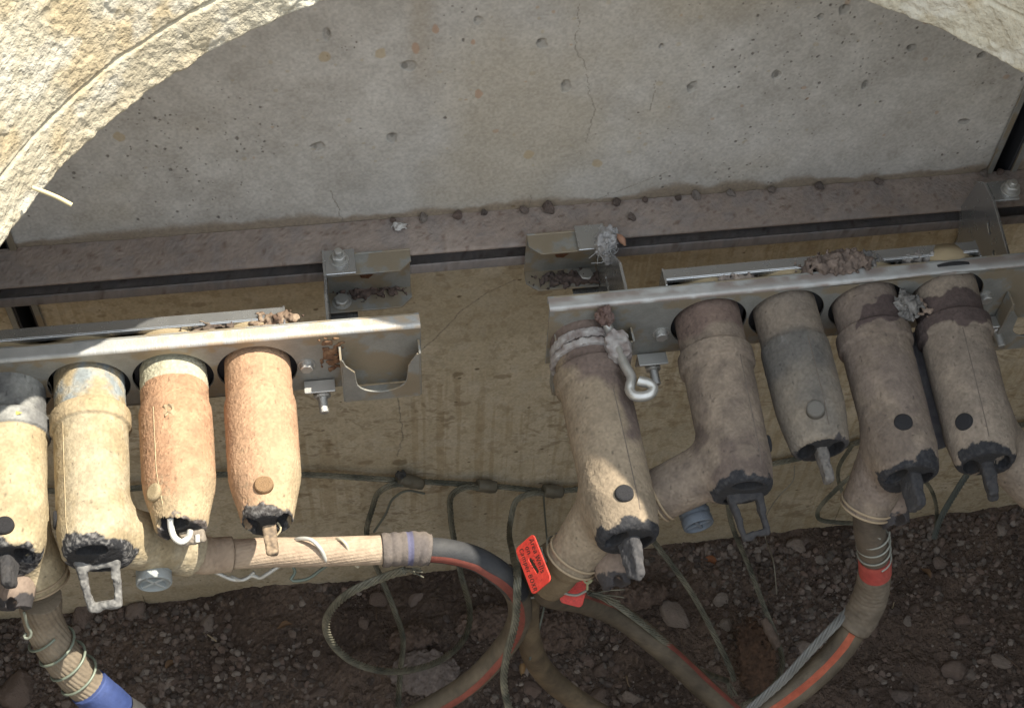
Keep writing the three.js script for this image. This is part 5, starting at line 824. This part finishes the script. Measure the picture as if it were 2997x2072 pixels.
// ---------- stones, clods and rubble on the soil ----------
{
  const R = rng(2024), variants = [];
  for (let k = 0; k < 14; k++) {
    const g = new THREE.IcosahedronGeometry(1, k < 6 ? 4 : 3), p = g.attributes.position, cl = [], ex = 0.75 + 0.5 * R(), ey = 0.55 + 0.3 * R(), cuts = []; for (let q = 0; q < 7; q++) cuts.push([V(R() - 0.5, R() - 0.5, R() - 0.5).normalize(), 0.48 + 0.36 * R()]);
    for (let i = 0; i < p.count; i++) { const v = V(p.getX(i), p.getY(i), p.getZ(i)).normalize(); const n = 1 + 0.5 * (fbm(v.x * 2 + k * 7, v.y * 2, v.z * 2 + 3, 3) - 0.5) ; v.multiplyScalar(n); for (const [c, d] of cuts) { const o = v.dot(c) - d; if (o > 0) v.addScaledVector(c, -o * 0.97); } v.multiplyScalar(1 + 0.13 * (fbm(v.x * 6, v.y * 6 + k, v.z * 6, 3) - 0.5)); p.setXYZ(i, v.x * ex, v.y * ey, v.z);
      const f = 0.72 + 0.5 * fbm(v.x * 5 + k, v.y * 5, v.z * 5 + 2, 3); cl.push(f, f, f); }
    g.setAttribute('color', new THREE.Float32BufferAttribute(cl, 3)); const gm = mergeVerticesSafe(g); gm.computeVertexNormals(); variants.push(gm);
  }
  function mergeVerticesSafe(g) { // weld by position so that normals are smooth
    const p = g.attributes.position, c = g.attributes.color, map = new Map(), np = [], nc = [], uv = [], idx = [];
    for (let i = 0; i < p.count; i++) { const k = Math.round(p.getX(i) * 1e4) + ',' + Math.round(p.getY(i) * 1e4) + ',' + Math.round(p.getZ(i) * 1e4); if (!map.has(k)) { map.set(k, np.length / 3); np.push(p.getX(i), p.getY(i), p.getZ(i)); nc.push(c.getX(i), c.getY(i), c.getZ(i)); uv.push(p.getX(i), p.getZ(i)); } idx.push(map.get(k)); }
    const o = new THREE.BufferGeometry(); o.setAttribute('position', new THREE.Float32BufferAttribute(np, 3)); o.setAttribute('color', new THREE.Float32BufferAttribute(nc, 3)); o.setAttribute('uv', new THREE.Float32BufferAttribute(uv, 2)); o.setIndex(idx); return o;
  }
  const tones = [[0.215, 0.168, 0.142], [0.170, 0.128, 0.106], [0.245, 0.20, 0.17], [0.19, 0.138, 0.114], [0.145, 0.115, 0.10], [0.275, 0.235, 0.205]];
  const mats = tones.map(c => std(c, 0.95, 0, { vertexColors: true, bumpMap: rep(coarseTex, 1), bumpScale: 0.0012 }));
  const put = (x, z, s, sink = 0.25) => { const m = new THREE.Mesh(variants[Math.floor(R() * 14)], mats[Math.floor(R() * 6)]); m.scale.set(s * (0.8 + 0.5 * R()), s * (0.7 + 0.4 * R()), s * (0.8 + 0.5 * R())); m.rotation.set(R() * 0.7, R() * 6.28, R() * 0.7); m.position.set(x, soilH(x, z) + s * (0.45 - sink), z); m.castShadow = m.receiveShadow = true; return m; };
  // stones one can pick out
  const big = [
    [V(0.2627, 0.0200, 0.1237), 0.022, 2, 'largest pale grey stone on the soil below the bent elbow'], [V(-0.7421, 0.0200, 0.1243), 0.030, 1, 'large half-buried stone at the left edge of the soil'],
    [V(-0.6498, 0.0200, 0.0101), 0.021, 1, 'flat stone against the wall foot under the sunlit elbows'], [V(-0.5697, 0.0200, 0.0137), 0.017, 0, 'angular stone near the wall foot under the orange caps'],
    [V(-0.4624, 0.0200, 0.0497), 0.013, 2, 'pale angular stone in the soil under the sunlit wrap'], [V(-0.2203, 0.0200, 0.0787), 0.013, 1, 'rounded brown stone inside the wire loop'],
    [V(-0.1381, 0.0200, 0.0430), 0.014, 0, 'upright angular stone beneath the taped cable'], [V(-0.1967, 0.0200, 0.0399), 0.019, 1, 'grey stone touching the left ground wire'],
    [V(0.5910, 0.0200, 0.0300), 0.014, 0, 'pale stone at the wall foot left of the red band'], [V(0.4834, 0.0200, 0.0297), 0.016, 2, 'round stone at the wall foot near the thin pale wire'],
    [V(0.7167, 0.0200, 0.1833), 0.015, 3, 'brown stone right of the taped cable'], [V(0.6754, 0.0200, 0.2644), 0.018, 1, 'long stone in the dark soil at lower right'], [V(0.7557, 0.0200, 0.2594), 0.014, 2, 'pale stone near the right edge of the soil'],
    [V(0.3409, 0.0200, 0.1078), 0.013, 5, 'pale pebble below the striped cable strands'], [V(0.1335, 0.0200, 0.1987), 0.014, 1, 'stone under the striped cable'], [V(0.3385, 0.0200, 0.1495), 0.012, 5, 'very pale pebble left of the rusty plate'],
    [V(0.0798, 0.0200, 0.2351), 0.015, 4, 'dark stone near the bottom edge between two cables'], [V(-0.3785, 0.0200, 0.1509), 0.011, 2, 'pale stone near the bottom edge left of the loop'], [V(-0.2977, 0.0200, 0.1820), 0.013, 1, 'stone near the bottom edge below the loop'], [V(0.5807, 0.0200, 0.2962), 0.016, 4, 'dark stone at the bottom right'],
  ];
  for (const [p, s, ti, lab] of big) { const m = put(p.x, p.z, s, 0.3); m.material = mats[ti]; m.name = numbered('stone'); tag(m, lab, 'stone', 'larger stones on the soil'); scene.add(m); }
  // the 260 mid-sized stones one could still count
  const zoneLabel = (x, z, mt) => { const k = mats.indexOf(mt), tone = k === 2 || k === 5 ? 'pale' : k === 0 ? 'greyish' : 'brown'; const zone = x < -0.42 ? 'under the sunlit elbows at the left' : x < -0.22 ? 'under the sunlit wrapped cable' : x < -0.05 ? 'about the wire loop' : x < 0.14 ? 'about the brown cable below the red tags' : x < 0.34 ? 'between the striped cable and the rusty plate' : x < 0.56 ? 'about the cable with the red band' : 'in the dark right corner'; return 'small ' + tone + ' stone lying on the soil ' + zone; };
  const spots = []; let tries = 0;
  while (spots.length < 290 && tries++ < 6000) { const x = mix(-0.95, 1.05, R()), z = 0.02 + 0.55 * Math.pow(R(), 1.3), s = 0.0040 + 0.0105 * Math.pow(R(), 2.0); if (fbm(x * 7 + 3, z * 7, 0, 2) < 0.34 + 0.25 * R()) continue; if (spots.some(q => Math.hypot(q[0] - x, q[1] - z) < (q[2] + s) * 0.8)) continue; spots.push([x, z, s]); }
  for (const [x, z, s] of spots) { const m = put(x, z, s, 0.15 + 0.4 * R()); m.name = numbered('stone'); tag(m, zoneLabel(x, z, m.material), 'stone', 'small stones scattered on the soil'); scene.add(m); }
  // gravel too small to count
  const gg = variants.slice(10).map(v => v); const tot = 26000, dm = new THREE.Object3D(), lowG = new THREE.IcosahedronGeometry(1, 1); { const p = lowG.attributes.position; for (let i = 0; i < p.count; i++) { const v = V(p.getX(i), p.getY(i), p.getZ(i)); const n = 0.8 + 0.5 * noise(v.x * 2.3 + 9, v.y * 2.3, v.z * 2.3 + 1); p.setXYZ(i, v.x * n, v.y * n * 0.75, v.z * n); } lowG.computeVertexNormals(); }
  const im = new THREE.InstancedMesh(lowG, std([1, 1, 1], 0.97, 0), tot); const cc = new THREE.Color();
  for (let i = 0; i < tot; i++) { let x, z, s; do { x = mix(-1.0, 1.1, R()); z = 0.01 + 0.75 * Math.pow(R(), 1.4); } while (fbm(x * 8 + 3, z * 8, 0, 3) < 0.30 + 0.4 * R()); s = 0.0008 + 0.0056 * Math.pow(R(), 2.9); dm.position.set(x, soilH(x, z) + s * 0.3, z); dm.rotation.set(R() * 6, R() * 6, R() * 6); dm.scale.set(s * (0.7 + 0.6 * R()), s, s * (0.7 + 0.6 * R())); dm.updateMatrix(); im.setMatrixAt(i, dm.matrix); const t = tones[Math.floor(R() * 6)], k = 0.38 + 0.6 * R(); cc.setRGB(t[0] * k, t[1] * k, t[2] * k); im.setColorAt(i, cc); }
  im.name = 'gravel'; im.castShadow = im.receiveShadow = true; tag(im, 'fine gravel and crumbs of earth over the vault floor', 'gravel', null, 'stuff'); scene.add(im);
  const twigM = [std([0.22, 0.16, 0.10], 0.9, 0), std([0.12, 0.08, 0.055], 0.9, 0), std([0.33, 0.27, 0.18], 0.9, 0)];
  for (let k = 0; k < 22; k++) { const x = mix(-0.72, 0.9, R()), z = 0.03 + 0.32 * R(), l = 0.012 + 0.035 * R() * R(), an = R() * 6.28; const P = q => { const px = x + Math.cos(an) * l * q + 0.004 * (noise(q * 3 + k, 1) - 0.5), pz = z + Math.sin(an) * l * q + 0.006 * (noise(q * 3, k) - 0.5); return V(px, soilH(px, pz) + 0.002 + 0.004 * q * R(), pz); };
    tag(mesh('twig', sweep([P(-0.5), P(-0.15), P(0.2), P(0.5)], { r: t => 0.0008 + 0.0006 * (1 - t), rad: 6, step: 0.003 }), twigM[k % 3]), (k % 3 === 2 ? 'short pale dry rootlet' : 'short brown twig') + ' lying on the soil ' + (x < -0.22 ? 'under the left elbows' : x < 0.2 ? 'below the red tags' : 'below the right elbows'), 'twig', 'twigs and rootlets on the soil'); }
  const leafM = [std([0.22, 0.085, 0.035], 0.8, 0), std([0.15, 0.09, 0.05], 0.85, 0), std([0.27, 0.17, 0.08], 0.8, 0)];
  [[V(0.3397, 0.0120, 0.0383), 0.016, 0, 'rust-orange dead leaf at the wall foot right of the parked elbow'], [V(0.0126, 0.0120, 0.1805), 0.012, 2, 'tan dead leaf beside the brown cable'], [V(-0.3428, 0.0100, 0.0705), 0.012, 1, 'brown dead leaf on the soil left of the loop'], [V(0.6796, 0.0120, 0.1008), 0.012, 1, 'brown dead leaf on the soil right of the red band'], [V(-0.5174, 0.0100, 0.1082), 0.013, 1, 'brown dead leaf near the bottom left']].forEach(([p, l, mi, lab], n) => {
    const an = 0.4 + n * 1.3, g = grid(12, 6, (u, v) => { const a = (u - 0.5) * 2 * l, w = (v - 0.5) * l * 0.8 * Math.sin(Math.PI * clamp(u, 0.03, 0.97)); const x = p.x + a * Math.cos(an) - w * Math.sin(an), z = p.z + a * Math.sin(an) + w * Math.cos(an); return { p: [x, soilH(p.x, p.z) + 0.004 + 3 * w * w / l + 0.003 * Math.sin(u * 5), z], uv: [u * 0.03, v * 0.02] }; });
    tag(mesh('dead_leaf', g, leafM[mi]), lab, 'leaf', 'dead leaves on the soil'); });
  // rubble slab, big clods, rusty plate, pebbles on the rail
  const sA = [0.19, 0.15, 0.13], sB = [0.30, 0.245, 0.215];
  clod('rubble_slab', 'flat grey-brown slab of rubble lying under the wire loop', 'rubble', V(-0.1378, 0.0200, 0.1766), 0.050, 0.014, 0.036, 41, [0.135, 0.110, 0.098], [0.20, 0.165, 0.147], null, 0.30, 0.002);
  clod('earth_clod', 'rough reddish clod of earth right of the wire loop', 'clod', V(-0.0238, 0.0150, 0.1036), 0.052, 0.020, 0.026, 42, [0.075, 0.052, 0.041], [0.150, 0.108, 0.086], 'large clods of earth', 0.7, 0.002);
  clod('earth_clod', 'rough clod of earth between the brown cable and the striped cable', 'clod', V(0.0771, 0.0150, 0.1345), 0.044, 0.020, 0.034, 43, [0.075, 0.052, 0.041], [0.150, 0.108, 0.086], 'large clods of earth', 0.7, 0.002);
  clod('earth_clod', 'long ridge of earth behind the striped cable and its strands', 'clod', V(0.1995, 0.0150, 0.0884), 0.058, 0.018, 0.022, 44, [0.075, 0.052, 0.041], [0.150, 0.108, 0.086], 'large clods of earth', 0.7, 0.002);
  clod('earth_clod', 'dark clod of earth above the rubble slab', 'clod', V(-0.1490, 0.0150, 0.1184), 0.040, 0.012, 0.020, 45, [0.075, 0.052, 0.041], [0.150, 0.108, 0.086], 'large clods of earth', 0.7, 0.002);
  const pl = clod('rusty_plate', 'flat dark rust-brown plate half buried in the soil under the muddy wire', 'plate', V(0.3613, 0.0450, 0.2301), 0.030, 0.0075, 0.062, 47, [0.060, 0.036, 0.024], [0.110, 0.064, 0.040], null, 0.5, 0.0018); pl.rotation.set(0.55, 0.05, 0);
  for (const [p, s] of [[V(-0.1448, 0.8498, 0.0060), 0.004], [V(-0.1103, 0.8554, 0.0060), 0.0055], [V(-0.0732, 0.8569, 0.0060), 0.007], [V(-0.0434, 0.8556, 0.0060), 0.005], [V(0.0014, 0.8578, 0.0060), 0.0055], [V(0.0289, 0.8583, 0.0060), 0.0075], [V(0.1069, 0.8596, 0.0060), 0.005], [V(0.1400, 0.8588, 0.0060), 0.0045], [V(0.1787, 0.8559, 0.0060), 0.004], [V(0.1989, 0.8580, 0.0060), 0.0055], [V(0.2399, 0.8593, 0.0060), 0.005], [V(0.2863, 0.8600, 0.0060), 0.0055], [V(0.3437, 0.8595, 0.0060), 0.006], [V(0.4140, 0.8621, 0.0060), 0.005], [V(0.5397, 0.8631, 0.0060), 0.006], [V(0.5604, 0.8624, 0.0060), 0.005], [V(0.1198, 0.8627, 0.0300), 0.005]]) { const m = put(0, 0, s); m.position.set(p.x, 0.8555 + s * 0.4, Math.max(p.z, s * 1.1)); m.name = numbered('pebble'); tag(m, 'small pebble lying along the top of the wall rail', 'pebble', 'pebbles on the wall rail'); scene.add(m); }
  clod('mortar_crumb', 'white crumb of mortar on the rail above the left clip', 'crumb', V(-0.1393, 0.8570, 0.0174), 0.006, 0.003, 0.004, 51, [0.36, 0.34, 0.31], [0.5, 0.48, 0.45]);
}
sh(scene);
renderer.render(scene, camera);
